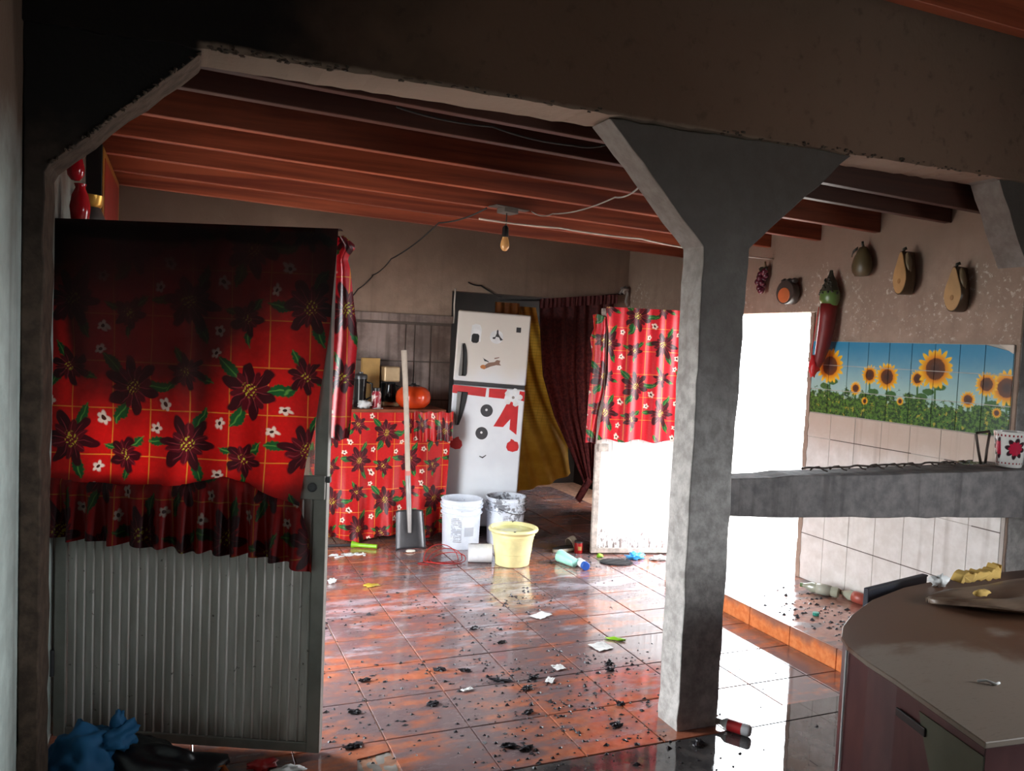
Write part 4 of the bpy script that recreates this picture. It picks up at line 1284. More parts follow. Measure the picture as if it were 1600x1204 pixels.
tag(MB().blob((1.165, 5.0, 0.008), (0.045, 0.025, 0.009), 0.5, 3, 5, 16, 9, floor=0.001).build('yellow_peel', M['yellow_leaf'], smooth=True), 'yellow fruit peel on the tiles before the red tablecloth', 'peel')

t = thing('sandal', 'worn beige sandal with raised strap in the dark doorway', 'shoe', (2.80, 5.50, 0), R(14))
sole = [(-0.11 + 0.22 * k / 12, 0) for k in range(13)]
so = MB()
po = []
for k in range(28):
    a = 2 * pi * k / 28
    po.append((0.12 * cos(a), (0.042 + 0.008 * cos(a)) * sin(a)))
so.prism(po, 0.001, 0.028, 'xy')
so.build('sole', M['shoe'], t, bevel=0.006)
MB().grid(20, 6, lambda a, b: (-0.01 + 0.11 * b * 0.5 + 0.06 - 0.02 * sin(a * pi), 0.05 * cos(pi * a), 0.026 + 0.085 * sin(pi * a) * (0.8 + 0.2 * b))).build('strap', M['shoe'], t, smooth=True, solid=0.004)
MB().prism(po, 0.028, 0.031, 'xy').build('insole', M['dark_grey'], t)
t = thing('tin_can', 'small red tin can at the corner of the white door', 'can', (2.885, 5.43, 0))
MB().lathe([(0.030, 0), (0.033, 0.004), (0.033, 0.078), (0.031, 0.084)], 28).build('can_body', M['red_can'], t, smooth=40)
MB().lathe([(0.034, 0.080), (0.034, 0.092), (0.0, 0.093)], 28).build('lid', M['dark_grey'], t, smooth=40)
MB().grid(8, 4, lambda a, b: (0.0336 * cos(-2.2 + a * 0.9), 0.0336 * sin(-2.2 + a * 0.9), 0.025 + 0.03 * b)).build('label_patch', M['kraft'], t, smooth=True)
t = thing('plastic_cup', 'mint green plastic cup lying on its side', 'cup', (2.63, 5.19, 0.046))
mm = Matrix.Rotation(R(-72), 4, 'Z') @ Matrix.Rotation(R(96), 4, 'Y')
MB().lathe([(0.0, 0.13), (0.031, 0.13), (0.033, 0.126), (0.045, -0.03), (0.047, -0.032), (0.043, -0.03), (0.030, 0.122), (0, 0.122)], 28, mm).build('cup_body', M['mint'], t, smooth=40)
t = thing('pill_jar', 'white plastic jar with a blue cap facing the room', 'jar', (2.715, 5.05, 0.031))
mm = Matrix.Rotation(R(-95), 4, 'Z') @ Matrix.Rotation(R(90), 4, 'Y')
MB().lathe([(0.0, -0.05), (0.026, -0.05), (0.029, -0.045), (0.029, 0.045), (0.024, 0.055)], 24, mm).build('jar_body', M['white_plastic'], t, smooth=40)
MB().lathe([(0.030, 0.048), (0.030, 0.078), (0.028, 0.08), (0, 0.08)], 24, mm).build('cap', M['blue_cap'], t, smooth=40)
t = thing('charred_grate', 'charred black slatted grate flat before the white door', 'grate', (3.03, 5.10, 0.004), R(-25))
MB().prism([(a * 1.0, b) for a, b in disc(0, 0, 0.125, 0.085, 20)], 0, 0.004, 'xy').build('plate', M['ember'], t)
for k in range(7):
    h_ = 0.12 * math.sqrt(max(0.05, 1 - ((k - 3) / 3.6) ** 2))
    MB().box(-h_, h_, (k - 3) * 0.023 - 0.004, (k - 3) * 0.023 + 0.004, 0.004, 0.009).build('slat', M['dark_grey'], t)
tag(MB().blob((3.235, 5.165, 0.02), (0.065, 0.045, 0.026), 0.5, 2.6, 9, 26, 14, floor=0.001).build('plastic_bag', M['blue_bag'], smooth=True), 'crumpled sky blue plastic bag at the foot of the white door', 'bag')
tag(MB().blob((3.40, 5.09, 0.014), (0.07, 0.05, 0.016), 0.5, 2.6, 19, 24, 12, floor=0.001).build('plastic_bag', M['paper'], smooth=True), 'crumpled white plastic bag beside the sky blue one', 'bag')
tag(MB().blob((2.985, 5.27, 0.013), (0.026, 0.02, 0.014), 0.3, 2, 4, 16, 10, floor=0.001).build('lime_wedge', M['lime'], smooth=True), 'small lime wedge next to the charred grate', 'lime')
tag(MB().blob((2.236, 3.73, 0.008), (0.05, 0.014, 0.009), 0.3, 2, 6, 18, 9, m=Matrix.Rotation(R(-35), 4, 'Z'), floor=0.001).build('green_pod', M['lime'], smooth=True), 'bright green pod on the tiles near the column', 'pod')

rp_ = random.Random(21)
for (x, y, sx, sy, an, lab) in [(1.999, 4.19, 0.06, 0.04, 0.5, 'large torn white paper scrap in the middle of the tile floor'), (2.106, 3.66, 0.05, 0.05, 0.2, 'square pale grey scrap on the tiles beside the green pod'),
                                (1.767, 3.475, 0.028, 0.03, 0.1, 'small pale plastic square on the sooty tiles'), (1.66, 3.35, 0.03, 0.018, 0.9, 'tiny folded white scrap left of the pale plastic square'), (1.25, 3.37, 0.03, 0.012, 0.3, 'tiny white chip at a tile corner amid soot')]:
    o = MB().grid(6, 6, lambda a, b: (x + cos(an) * (a - .5) * 2 * sx - sin(an) * (b - .5) * 2 * sy, y + sin(an) * (a - .5) * 2 * sx + cos(an) * (b - .5) * 2 * sy, 0.005 + 0.010 * abs(mnoise.noise(Vector((a * 3 + x * 9, b * 3, y)))))).build('paper_scrap', M['paper'], solid=0.001)
    tag(o, lab, 'paper scrap')

# charred flakes: the large ones singly, the crumbs as one scatter
rch = random.Random(31)
big = [(1.31, 3.57, 0.05), (0.83, 3.60, 0.045), (1.43, 3.42, 0.075), (1.60, 3.40, 0.05), (0.66, 3.02, 0.07), (1.20, 3.62, 0.045), (2.03, 3.44, 0.04), (2.05, 3.47, 0.03), (1.86, 3.03, 0.035), (1.74, 2.86, 0.045), (2.0, 3.37, 0.04), (1.55, 4.10, 0.05), (1.24, 2.84, 0.06), (1.30, 2.80, 0.05), (1.43, 3.08, 0.04), (0.72, 3.30, 0.05), (1.98, 2.62, 0.05), (1.62, 3.86, 0.05), (1.06, 3.28, 0.05), (1.52, 3.30, 0.06)]
for k, (x, y, r_) in enumerate(big):
    o = MB().blob((x, y, 0.007), (r_ * 0.55, r_ * rch.uniform(0.15, 0.35), 0.009), 0.6, 3.0, k + 3, 16, 8, m=Matrix.Rotation(rch.uniform(-0.6, 0.6), 4, 'Z'), floor=0.001).build('charred_flake', M['ember'])
    tag(o, 'black charred flake lying on the wet orange floor tiles', 'charcoal', 'charred flakes on the kitchen floor')
cb = MB()


def crumb(x, y, s_, z0=0.0):
    a = rch.uniform(0, 6.3)
    h_ = s_ * rch.uniform(0.3, 0.8)
    pts = [Vector((cos(a + 2 * pi * k / 4) * s_ * rch.uniform(0.5, 1.3), sin(a + 2 * pi * k / 4) * s_ * rch.uniform(0.4, 1), 0)) for k in range(4)]
    vs = [(x + p.x, y + p.y, z0 + 0.0005) for p in pts] + [(x + rch.uniform(-.3, .3) * s_, y, z0 + h_)]
    cb.add(vs, [(0, 1, 2, 3), (0, 4, 1), (1, 4, 2), (2, 4, 3), (3, 4, 0)])


for k in range(1150):
    c0 = rch.choice(big + [(1.9, 4.45, 0), (2.1, 4.5, 0), (1.3, 4.6, 0), (1.7, 4.2, 0), (0.9, 4.5, 0), (1.8, 2.75, 0), (1.2, 2.75, 0), (2.6, 5.3, 0), (2.9, 5.2, 0), (1.6, 3.2, 0), (1.8, 3.2, 0)])
    x, y = rch.gauss(c0[0], 0.16), rch.gauss(c0[1], 0.13)
    if 1.92 < x < 2.2 and 2.70 < y < 2.92:
        continue
    if x < 0.55 or x > 3.1 or hypot(x - 2.262, y - 5.27) < 0.2:
        continue
    if (2.64 < x < 2.96 and 5.40 < y < 5.62) or (2.87 < x < 3.20 and 4.97 < y < 5.24) or (2.05 < x < 2.30 and 2.55 < y < 2.75):
        continue
    crumb(x, y, abs(rch.gauss(0.006, 0.004)) + 0.002)
for k in range(260):
    crumb(rch.uniform(0.5, 2.9), rch.uniform(2.95, 5.6), abs(rch.gauss(0.004, 0.003)) + 0.002)
o = cb.build('charcoal_crumbs', M['ember'], fix=False)
o['kind'] = 'stuff'
tag(o, 'black charcoal crumbs scattered over the tile floor', 'charcoal')
cb = MB()
for k in range(170):
    x, y = rch.uniform(3.2, 3.70), rch.gauss(3.5, 0.20)
    crumb(x, y, abs(rch.gauss(0.008, 0.005)) + 0.002, 0.105)
o = cb.build('charcoal_grit', M['ember'], fix=False)
o['kind'] = 'stuff'
tag(o, 'dark grit on the raised floor strip by the right wall', 'charcoal')

# ------------------------------------------------------------------ by the column and on the raised strip
t = thing('plastic_bottle', 'small white bottle with red label lying at the foot of the column', 'bottle', (2.19, 2.665, 0.026), R(-58))
mm = Matrix.Rotation(R(90), 4, 'Y')
MB().lathe([(0.0, 0.075), (0.02, 0.075), (0.025, 0.068), (0.025, -0.03), (0.012, -0.05), (0.011, -0.056)], 24, mm).build('bottle_body', M['white_plastic'], t, smooth=40)
MB().lathe([(0.0256, 0.04), (0.0256, -0.02)], 24, mm).build('label_band', M['label_red'], t, smooth=True)
MB().lathe([(0.012, -0.054), (0.012, -0.074), (0, -0.075)], 16, mm).build('cap', M['cement'], t, smooth=40)
for i_, (lab, loc, rz, ml) in enumerate([('clear crushed drink bottle lying against the white wall tiles', (3.75, 3.80, 0.14), -62, 'pet'), ('drink bottle with faded red label lying behind the clear one', (3.845, 3.60, 0.14), -84, 'label')]):
    t = thing('drink_bottle', lab, 'bottle', loc, R(rz), 'drink bottles on the raised floor')
    mm = Matrix.Rotation(R(90), 4, 'Y')
    MB().lathe([(0.0, 0.10), (0.028, 0.10), (0.034, 0.09), (0.031, 0.06), (0.034, 0.02), (0.030, -0.03), (0.034, -0.06), (0.015, -0.105), (0.013, -0.12)], 22, mm, (1, 0.92)).build('bottle_body', M['pet'], t, smooth=50)
    MB().lathe([(0.0345, 0.055), (0.0352, 0.0), (0.034, -0.03)], 22, mm).build('label_band', plain('faded_label_%d' % i_, srgb(*((176, 176, 160), (170, 84, 70))[i_]), 0.4), t, smooth=True)
    MB().lathe([(0.014, -0.118), (0.014, -0.135), (0, -0.136)], 14, mm).build('cap', M[('calyx', 'skin_rust')[i_]], t, smooth=40)
tag(MB().lathe([(0.018, 0), (0.019, 0.003), (0.018, 0.017), (0.0, 0.018)], 18, Matrix.Translation((3.42, 3.50, 0.106))).build('bottle_cap', M['teal_cap'], smooth=40), 'teal bottle cap on the raised floor strip', 'cap')
tag(MB().blob((2.60, 2.30, 0.012), (0.03, 0.02, 0.012), 0.3, 2, 2, 16, 9, floor=0.0).build('paper_scrap', M['paper'], smooth=True), 'small white scrap on the wet concrete right of the column', 'paper scrap')
tag(MB().blob((2.78, 2.36, 0.03), (0.03, 0.03, 0.03), 0.1, 2, 2, 16, 9, floor=0.0).build('cyan_ball', M['cyan'], smooth=True), 'bright cyan ball peeking from behind the dark cabinet', 'ball')

# ------------------------------------------------------------------ dark cabinet in the front room
TB = thing('cabinet', 'dark wood cabinet with one rounded end and dusty top', 'cabinet', (0, 0, 0))
q = Mat('cabinet_top', 0.32, 0.5)
n1, n2, n3 = q.noise(2.0, 'World', 5, 0.6, dist=0.3), q.noise(5, 'World', 4, 0.6, stretch=(0.6, 2, 1)), q.noise(50, 'World', 3, 0.6, stretch=(1, 4, 1))
x, y, z = q.xyz('World')
f = (n1 * 0.5 + n2 * 0.15 + x * 0.16 + y * 0.30).ss(1.13, 1.20)
c = q.mix(f, srgb(150, 134, 120), srgb(112, 78, 58))
c = q.mix(n3.ss(0.55, 0.75) * 0.25, c, srgb(70, 54, 46))
q.color(c)
q.rough(f * -0.12 + 0.5)
M['cab_top'] = q.m
q = Mat('cabinet_side', 0.28, 0.5)
n1 = q.noise(3.0, 'World', 4, 0.6, stretch=(1, 1, 0.35), dist=1.2)
c = q.mix(((n1 * 14).sin() * 0.5 + 0.5), srgb(104, 66, 66), srgb(84, 50, 52))
q.color(c)
M['cab_side'] = q.m
M['cab_light_patch'] = plain('side_light_patch', srgb(112, 110, 92), 0.6, var=0.15)  # paler tone standing for light on the cabinet side
outl = [(1.687, 1.197), (1.774, 1.518), (1.800, 1.640), (1.835, 1.745), (1.880, 1.815), (1.955, 1.885), (2.07, 1.962), (2.27, 2.066), (2.51, 2.146), (2.72, 2.182), (3.05, 2.20), (3.60, 2.20), (3.60, 1.05), (1.80, 1.186)]
outl[-1] = (2.6, 1.10)
outl2 = [(1.687, 1.197), (1.774, 1.518), (1.800, 1.640), (1.835, 1.745), (1.880, 1.815), (1.955, 1.885), (2.07, 1.962), (2.27, 2.066), (2.51, 2.146), (2.72, 2.182), (3.05, 2.20), (3.60, 2.20), (3.60, 1.00)]
cx0, cy0 = 2.6, 1.65
ins = lambda P_, d: [(a + (cx0 - a) * d / hypot(cx0 - a, cy0 - b), b + (cy0 - b) * d / hypot(cx0 - a, cy0 - b)) for a, b in P_]
MB().prism(outl2, 0.735, 0.75, 'xy').build('cabinet_top', M['cab_top'], TB, bevel=0.002, seg=1)
MB().prism(ins(outl2, 0.006), 0.0, 0.7345, 'xy').build('side_panel', M['cab_side'], TB, bevel=0.002, seg=1)
# patch of light on the side, put in as a paler triangle; edge strip
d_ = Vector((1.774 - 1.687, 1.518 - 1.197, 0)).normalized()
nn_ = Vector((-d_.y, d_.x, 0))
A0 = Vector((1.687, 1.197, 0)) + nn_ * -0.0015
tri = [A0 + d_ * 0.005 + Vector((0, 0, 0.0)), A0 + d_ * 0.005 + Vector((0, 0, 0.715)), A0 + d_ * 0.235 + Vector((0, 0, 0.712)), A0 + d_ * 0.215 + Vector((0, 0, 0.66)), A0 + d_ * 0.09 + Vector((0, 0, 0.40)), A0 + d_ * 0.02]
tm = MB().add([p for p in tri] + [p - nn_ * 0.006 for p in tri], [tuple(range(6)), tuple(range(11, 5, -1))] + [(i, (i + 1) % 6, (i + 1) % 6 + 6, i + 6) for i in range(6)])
tm.build('side_light_patch', M['cab_light_patch'], TB)
c0 = A0 + d_ * 0.26
MB().obox(c0 + nn_ * 0.003 + Vector((0, 0, 0.672)), (0.12, 0.006, 0.022), Matrix.Rotation(atan2(d_.y, d_.x), 4, 'Z')).build('finger_slot', M['black_plastic'], TB, bevel=0.002)
MB().tube([(1.838, 1.750, 0.0), (1.838, 1.750, 0.735)], 0.004, 6).build('edge_strip', M['white_plastic'], TB)
t = thing('black_panel', 'flat black panel propped behind the dark cabinet', 'panel', (2.345, 2.15, 0.0))
MB().hexa([(0.0, 0.0, 0.0), (0.415, 0.10, 0.0), (0.41, 0.12, 0.0), (-0.005, 0.02, 0.0), (0.0, 0.0, 0.757), (0.415, 0.10, 0.752), (0.41, 0.12, 0.752), (-0.005, 0.02, 0.757)]).build('panel_body', M['slab'], t, bevel=0.003)
MB().hexa([(0.0, -0.003, 0.750), (0.415, 0.097, 0.745), (0.415, 0.099, 0.745), (0.0, -0.001, 0.750), (0.0, -0.003, 0.756), (0.415, 0.097, 0.751), (0.415, 0.099, 0.751), (0.0, -0.001, 0.756)]).build('panel_edge', M['dark_grey'], t)
q = Mat('peeled_veneer', 0.4, 0.5)
n1 = q.noise(4, 'Object', 4, 0.6, stretch=(0.7, 2.5, 1))
q.color(q.mix(n1.ss(0.35, 0.65), srgb(96, 74, 60), srgb(140, 118, 100)))
M['veneer'] = q.m


def ven(a, b):
    x = lerp(2.44, 3.58, a)
    y = lerp(interp(a, [(0, 1.97), (0.12, 1.74), (1, 1.35)]), interp(a, [(0, 1.99), (0.14, 2.04), (1, 2.12)]), b)
    h = 0.045 * abs(sin(b * 7.5 + a * 5 + 0.6 * sin(a * 9))) * (0.35 + a) + 0.04 * a * max(0, mnoise.noise(Vector((a * 5, b * 5, 3)))) + 0.022 * (1 - b) * min(1, a * 6) * (0.6 + 0.4 * sin(a * 21))
    return (x, y, 0.753 + max(0.0, h))


tag(MB().grid(60, 36, ven).build('veneer_sheet', M['veneer'], smooth=True, solid=0.0022), 'warped brown sheet of peeled veneer on the dark cabinet', 'veneer')
rf = random.Random(12)
top = [(2.735 + 0.0125 * k, 0.800 + 0.018 * sin(k * 0.5) * 0.4 + rf.uniform(-0.010, 0.012) + 0.0008 * k) for k in range(18)]
bot = [(2.735 + 0.0125 * k, 0.770 + rf.uniform(-0.003, 0.006)) for k in range(17, -1, -1)]
fm = MB().prism([(2.722, 0.772)] + top + bot, 2.075, 2.118, 'xz')
fm.v = [(a + 0.006 * mnoise.noise(Vector((a * 60, b * 60, z_ * 60))), b + 0.008 * mnoise.noise(Vector((a * 50, b * 50, z_ * 50 + 5))), z_) for a, b, z_ in fm.v]
tag(fm.build('foam_strip', M['foam'], bevel=0.005), 'torn strip of yellow foam on top of the cabinet', 'foam')
tag(MB().blob((2.60, 1.90, 0.800), (0.04, 0.014, 0.012), 0.2, 3, 15, 16, 9).build('foam_crumb', M['foam'], smooth=True), 'small yellow foam crumb on the veneer edge', 'foam')
tag(MB().blob((2.66, 2.12, 0.772), (0.03, 0.024, 0.02), 0.5, 3, 25, 16, 9, floor=0.751).build('paper_scrap', M['paper'], smooth=True), 'crumpled white scrap beside the yellow foam strip', 'paper scrap')
tag(MB().tube([(1.98, 1.44, 0.754), (2.0, 1.43, 0.757), (2.01, 1.41, 0.754), (2.03, 1.415, 0.753)], 0.0035, 6).build('twig', M['paper'], smooth=True), 'pale curled shaving on the dusty cabinet top', 'shaving')

# ------------------------------------------------------------------ on the rail: coiled rod, foil plate with wire handle, mug
RZ = lambda x: interp(x, [(2.165, 1.066), (3.899, 1.088)]) + 0.004
wr_ = MB()
pts = [(2.60 + 0.012 * k, 2.80 + 0.012 * sin(k * 0.5), RZ(2.6 + 0.012 * k) + 0.013 + 0.002 * sin(k * 0.3)) for k in range(93)]
wr_.tube(pts, 0.005, 6)
for k in range(9):
    x0 = 2.66 + 0.115 * k
    wr_.tube([(x0, 2.785, RZ(x0) + 0.020), (x0 + 0.012, 2.772, RZ(x0) + 0.024), (x0 + 0.03, 2.762, RZ(x0) + 0.010), (x0 + 0.05, 2.760, RZ(x0) + 0.005)], 0.004, 6)
    wr_.tube([(x0, 2.785, RZ(x0) + 0.020), (x0 - 0.008, 2.795, RZ(x0) + 0.012), (x0 - 0.006, 2.805, RZ(x0) + 0.004)], 0.004, 6)
tag(wr_.build('wire_rod', M['iron'], smooth=True), 'long rusty rod wound with wire along the concrete rail', 'wire rod')
t = thing('foil_plate', 'crumpled foil plate with an upright wire handle beside the mug', 'plate', (3.672, 2.735, RZ(3.66)))
MB().grid(28, 10, lambda a, b: (lerp(-0.13, 0.028, a), lerp(-0.035, 0.05, b), 0.008 + 0.012 * abs(mnoise.noise(Vector((a * 9, b * 5, 1)))) + 0.012 * abs(b - 0.5))).build('foil', M['foil'], t, smooth=True, solid=0.0015)
MB().tube([(-0.005, 0, 0.012), (-0.03, 0, 0.08), (-0.055, 0, 0.158), (-0.05, 0, 0.165), (0.036, 0, 0.172), (0.042, 0, 0.166), (0.030, 0, 0.08), (0.026, 0, 0.012)], 0.0065, 8).build('wire_handle', M['iron'], t, smooth=True)
q = Mat('mug_print', 0.25, 0.5)
x, y, z = q.xyz('Object')
an = y.atan2(x)
arc = an * 0.075
c = srgb(238, 234, 228)
dots = ((an * 26).sin()).ss(0.1, 0.5) * (z - 0.158).abs().ss(0.006, 0.004)
c = q.mix(dots.max(((an * 22).sin()).ss(0.3, 0.6) * (z - 0.022).abs().ss(0.005, 0.003)), c, srgb(150, 30, 40))
for a0 in (-2.15, -0.35, 1.6, 3.0):
    du, dv = arc - a0 * 0.075, z - 0.095
    rr = (du * du + dv * dv).m('SQRT')
    a2 = dv.atan2(du)
    c = q.mix(rng((a2 * 4 + 0.5).cos().abs() * 0.022 + 0.032, 0.003, rr), c, srgb(64, 42, 48))
    c = q.mix(rng((a2 * 5).cos().abs() * 0.008 + 0.028, 0.003, rr), c, srgb(206, 44, 74))
q.color(c)
t = thing('mug', 'white enamel mug with red flowers and dotted rim on the rail', 'mug', (3.80, 2.755, RZ(3.8)), 0)
MB().lathe([(0.050, 0), (0.055, 0.004), (0.075, 0.172), (0.077, 0.176), (0.073, 0.176), (0.053, 0.01), (0, 0.01)], 40).build('mug_body', q.m, t, smooth=50)
MB().tube([(0.068, -0.01, 0.14), (0.11, -0.02, 0.13), (0.115, -0.02, 0.07), (0.061, -0.01, 0.05)], 0.008, 10).build('handle', M['white_plastic'], t, smooth=True)
t.location = (3.805, 2.69, RZ(3.805))

# ------------------------------------------------------------------ sunflower mural
MU = thing('tile_mural', 'tiled sunflower field mural on the right wall', 'mural', (XR - 0.002, 4.155, 1.224))
mcols = [4.155, 4.003, 3.848, 3.690, 3.533, 3.375, 3.222, 3.068, 2.921, 2.765]
mrows = [1.224, 1.381, 1.540, 1.694]
MB().box(-0.003, 0.0, 2.764 - 4.155, 0.0, 0.0, 0.471).build('mural_bed', plain('pale_joint', srgb(196, 190, 182), 0.7), MU)
for i in range(9):
    for j in range(3):
        g = 0.0022
        ya, yb = mcols[i] - g - 4.155, mcols[i + 1] + g - 4.155
        za, zb = mrows[j] + g - 1.224, mrows[j + 1] - g - 1.224
        mb = MB()
        x_ = -0.009
        vs = [(x_, ya, za), (x_, yb, za), (x_, yb, zb), (x_, ya, zb), (-0.002, ya, za), (-0.002, yb, za), (-0.002, yb, zb), (-0.002, ya, zb)]
        us = [(-p[1], p[2]) for p in vs]
        if i == 8 and j == 2:     # the broken corner tile
            vs[2] = (x_, yb, zb - 0.035); vs[6] = (-0.002, yb, zb - 0.035)
            us = [(-p[1], p[2]) for p in vs]
        mb.add(vs, [(0, 1, 2, 3), (0, 4, 5, 1), (1, 5, 6, 2), (2, 6, 7, 3), (3, 7, 4, 0), (4, 7, 6, 5)], us)
        mb.build('mural_tile', M['mural'], MU)
MB().prism([(-1.31, 0.470), (-1.39, 0.470), (-1.39, 0.425), (-1.35, 0.448)], -0.013, -0.010, 'yz').build('torn_corner', M['plaster_white'], MU)

# ------------------------------------------------------------------ fruit ornaments on the right wall
def halfbody(outline, depth, n=10):
    """rounded half fruit standing off the wall: outline in (y, z), flat cut at x=-depth, bulging back to the wall"""
    mb = MB()
    m_ = len(outline)
    vs = []
    prof = [(0.55, 0.0), (0.80, 0.18), (0.95, 0.42), (1.0, 0.70), (0.99, 0.92), (0.955, 1.0)]
    for k, (s_, d) in enumerate(prof):
        for (a, b) in outline:
            vs.append((-depth * d, a * s_, b * (0.94 + 0.06 * s_)))
    fs = [tuple(range(m_ - 1, -1, -1))]
    for k in range(len(prof) - 1):
        for i in range(m_):
            i2 = (i + 1) % m_
            fs.append((k * m_ + i, k * m_ + i2, (k + 1) * m_ + i2, (k + 1) * m_ + i))
    fs.append(tuple(range((len(prof) - 1) * m_, len(prof) * m_)))
    return mb.add(vs, fs)


def pear_outline(h, wid, n=36):
    out = []
    for k in range(n):
        a = 2 * pi * k / n
        zz = -cos(a)                     # -1 bottom .. 1 top
        ww = wid * (1 - 0.30 * (zz + 0.25)) if zz > -0.25 else wid
        ww = wid * interp(zz, [(-1, 1.0), (-0.35, 1.0), (0.1, 0.82), (0.45, 0.60), (0.8, 0.50), (1, 0.48)])
        out.append((ww * sin(a), h * zz))
    return out


def pear(loc, h, wid, depth, lab, tilt):
    t = thing('pear_ornament', lab, 'ornament', loc, tilt, 'ceramic fruit on the right wall')
    ol = pear_outline(h, wid)
    halfbody(ol, depth).build('rind', M['pear_rind'], t, smooth=50)
    MB().prism([(a * 0.94, b * 0.95) for a, b in ol], -depth - 0.003, -depth + 0.004, 'yz').build('cut_face', M['pear_flesh'], t, bevel=0.002)
    MB().tube([(-depth * 0.8, 0, h * 0.97), (-depth * 0.85, -0.004, h * 1.08), (-depth * 0.7, -0.012, h * 1.13)], 0.009, 8).build('stem', M['calyx_dark'], t, smooth=True)
    MB().blob((-depth * 0.72, -wid * 0.60, h * 0.48), (0.018, 0.014, h * 0.46), 0.12, 2, 3, 16, 12, m=Matrix.Rotation(R(-14), 4, 'X')).build('leaf', M['leaf_brown'], t, smooth=True)
    sd = disc(0, -h * 0.38, wid * 0.18, h * 0.12, 16)
    MB().prism(sd, -depth - 0.0045, -depth - 0.002, 'yz').build('seed_core', plain('seed_core', srgb(160, 118, 72), 0.6), t)
    return t


pear((XR, 3.075, 1.985), 0.122, 0.062, 0.085, 'large halved pear ornament with pale cut face, lowest on the right', R(-4))
pear((XR - 0.015, 3.405, 2.092), 0.125, 0.068, 0.08, 'halved pear ornament with a narrow cut face, between two other pears', R(-14))
t = thing('pear_ornament', 'small whole olive pear ornament without cut face, highest on the wall', 'ornament', (XR - 0.052, 3.745, 2.092), 0, 'ceramic fruit on the right wall')
MB().lathe([(0, 0), (0.04, 0.004), (0.058, 0.03), (0.063, 0.065), (0.052, 0.115), (0.034, 0.155), (0.022, 0.178), (0, 0.184)], 28, None, (0.8, 1.08)).build('fruit_body', M['pear_olive'], t, smooth=60)
MB().tube([(0, 0, 0.18), (-0.003, 0.004, 0.198), (0, 0.008, 0.212)], 0.008, 8).build('stem', M['calyx_dark'], t, smooth=True)
MB().grid(6, 8, lambda a, b: (-0.03 - 0.012 * sin(b * pi), lerp(0.012, 0.055, b), 0.17 - 0.04 * b + 0.02 * (a - .5))).build('leaf', M['calyx_dark'], t, smooth=True, solid=0.003)
t = thing('grape_ornament', 'dark red grape bunch ornament nearest the column', 'ornament', (XR - 0.045, 4.665, 2.03), 0, 'ceramic fruit on the right wall')
rg = random.Random(4)
for k in range(16):
    zz = 0.015 + 0.135 * k / 15
    wv = 0.012 + 0.030 * (zz / 0.15)
    MB().blob((rg.uniform(-0.02, 0.01), rg.uniform(-wv, wv), zz), (0.024, 0.024, 0.024), 0, 1, 0, 12, 8).build('grape', M['grape'], t, smooth=True)
MB().blob((0.0, -0.015, 0.165), (0.015, 0.045, 0.022), 0.3, 2, 3, 14, 8).build('leaf', M['calyx_dark'], t, smooth=True)
MB().tube([(0, -0.02, 0.175), (-0.002, -0.028, 0.2), (0, -0.024, 0.222)], 0.008, 8).build('stem', M['leaf_brown'], t, smooth=True)
t = thing('citrus_ornament', 'round dark ornament with orange cut front above the doorway', 'ornament', (XR, 4.375, 2.02), 0, 'ceramic fruit on the right wall')
halfbody(disc(0, 0, 0.088, 0.08), 0.085).build('rind', M['fruit_dark'], t, smooth=50)
MB().prism(disc(0.005, -0.02, 0.058, 0.052), -0.0885, -0.082, 'yz').build('cut_face', M['fruit_orange'], t, bevel=0.003)
for a in (-0.05, 0.0, 0.045):
    MB().blob((-0.05, a, 0.078), (0.026, 0.022, 0.02), 0.2, 2, 2, 12, 8).build('leaf', M['fruit_dark'], t, smooth=True)
t = thing('chili_ornament', 'long red chili ornament with knobbly green cap over the mural edge', 'ornament', (XR - 0.06, 3.985, 1.93), 0, 'ceramic fruit on the right wall')
MB().lathe([(0.0, -0.02), (0.05, -0.01), (0.066, 0.03), (0.064, 0.07), (0.05, 0.10), (0.03, 0.13)], 24, None, (0.85, 1.05)).build('green_cap', M['calyx'], t, smooth=60)
MB().lathe([(0.058, 0.075), (0.054, 0.10), (0.034, 0.15), (0.016, 0.185), (0.010, 0.215), (0, 0.218)], 24, None, (0.88, 1.05)).build('cap_top', M['calyx_dark'], t, smooth=60)
rg = random.Random(9)
for k in range(26):
    a = rg.uniform(pi * 0.5, pi * 1.6)
    zz = rg.uniform(0.06, 0.17)
    r_ = interp(zz, [(0.06, 0.064), (0.1, 0.054), (0.15, 0.036), (0.18, 0.018)])
    MB().blob((r_ * 0.88 * cos(a), r_ * 1.05 * sin(a), zz), (0.008, 0.008, 0.008), 0, 1, 0, 8, 5).build('knob', M['calyx_dark'], t, smooth=True)
MB().tube([(0, 0.0, 0.0), (-0.004, 0.002, -0.08), (-0.01, 0.004, -0.17), (-0.02, 0.012, -0.27), (-0.025, 0.03, -0.36), (-0.025, 0.05, -0.43)], lambda s_: 0.040 * (1 - s_ ** 3) + 0.012, 20).build('chili_body', M['chili'], t, smooth=True)
MB().tube([(-0.055, 0.03, -0.02), (-0.06, 0.035, -0.1), (-0.065, 0.06, -0.3), (-0.05, 0.07, -0.4)], 0.003, 6).build('ribbon', M['red_vinyl'], t, smooth=True)
MB().blob((-0.04, 0.06, -0.40), (0.03, 0.035, 0.06), 0.3, 2, 4, 14, 10).build('bow', M['red_vinyl'], t, smooth=True)

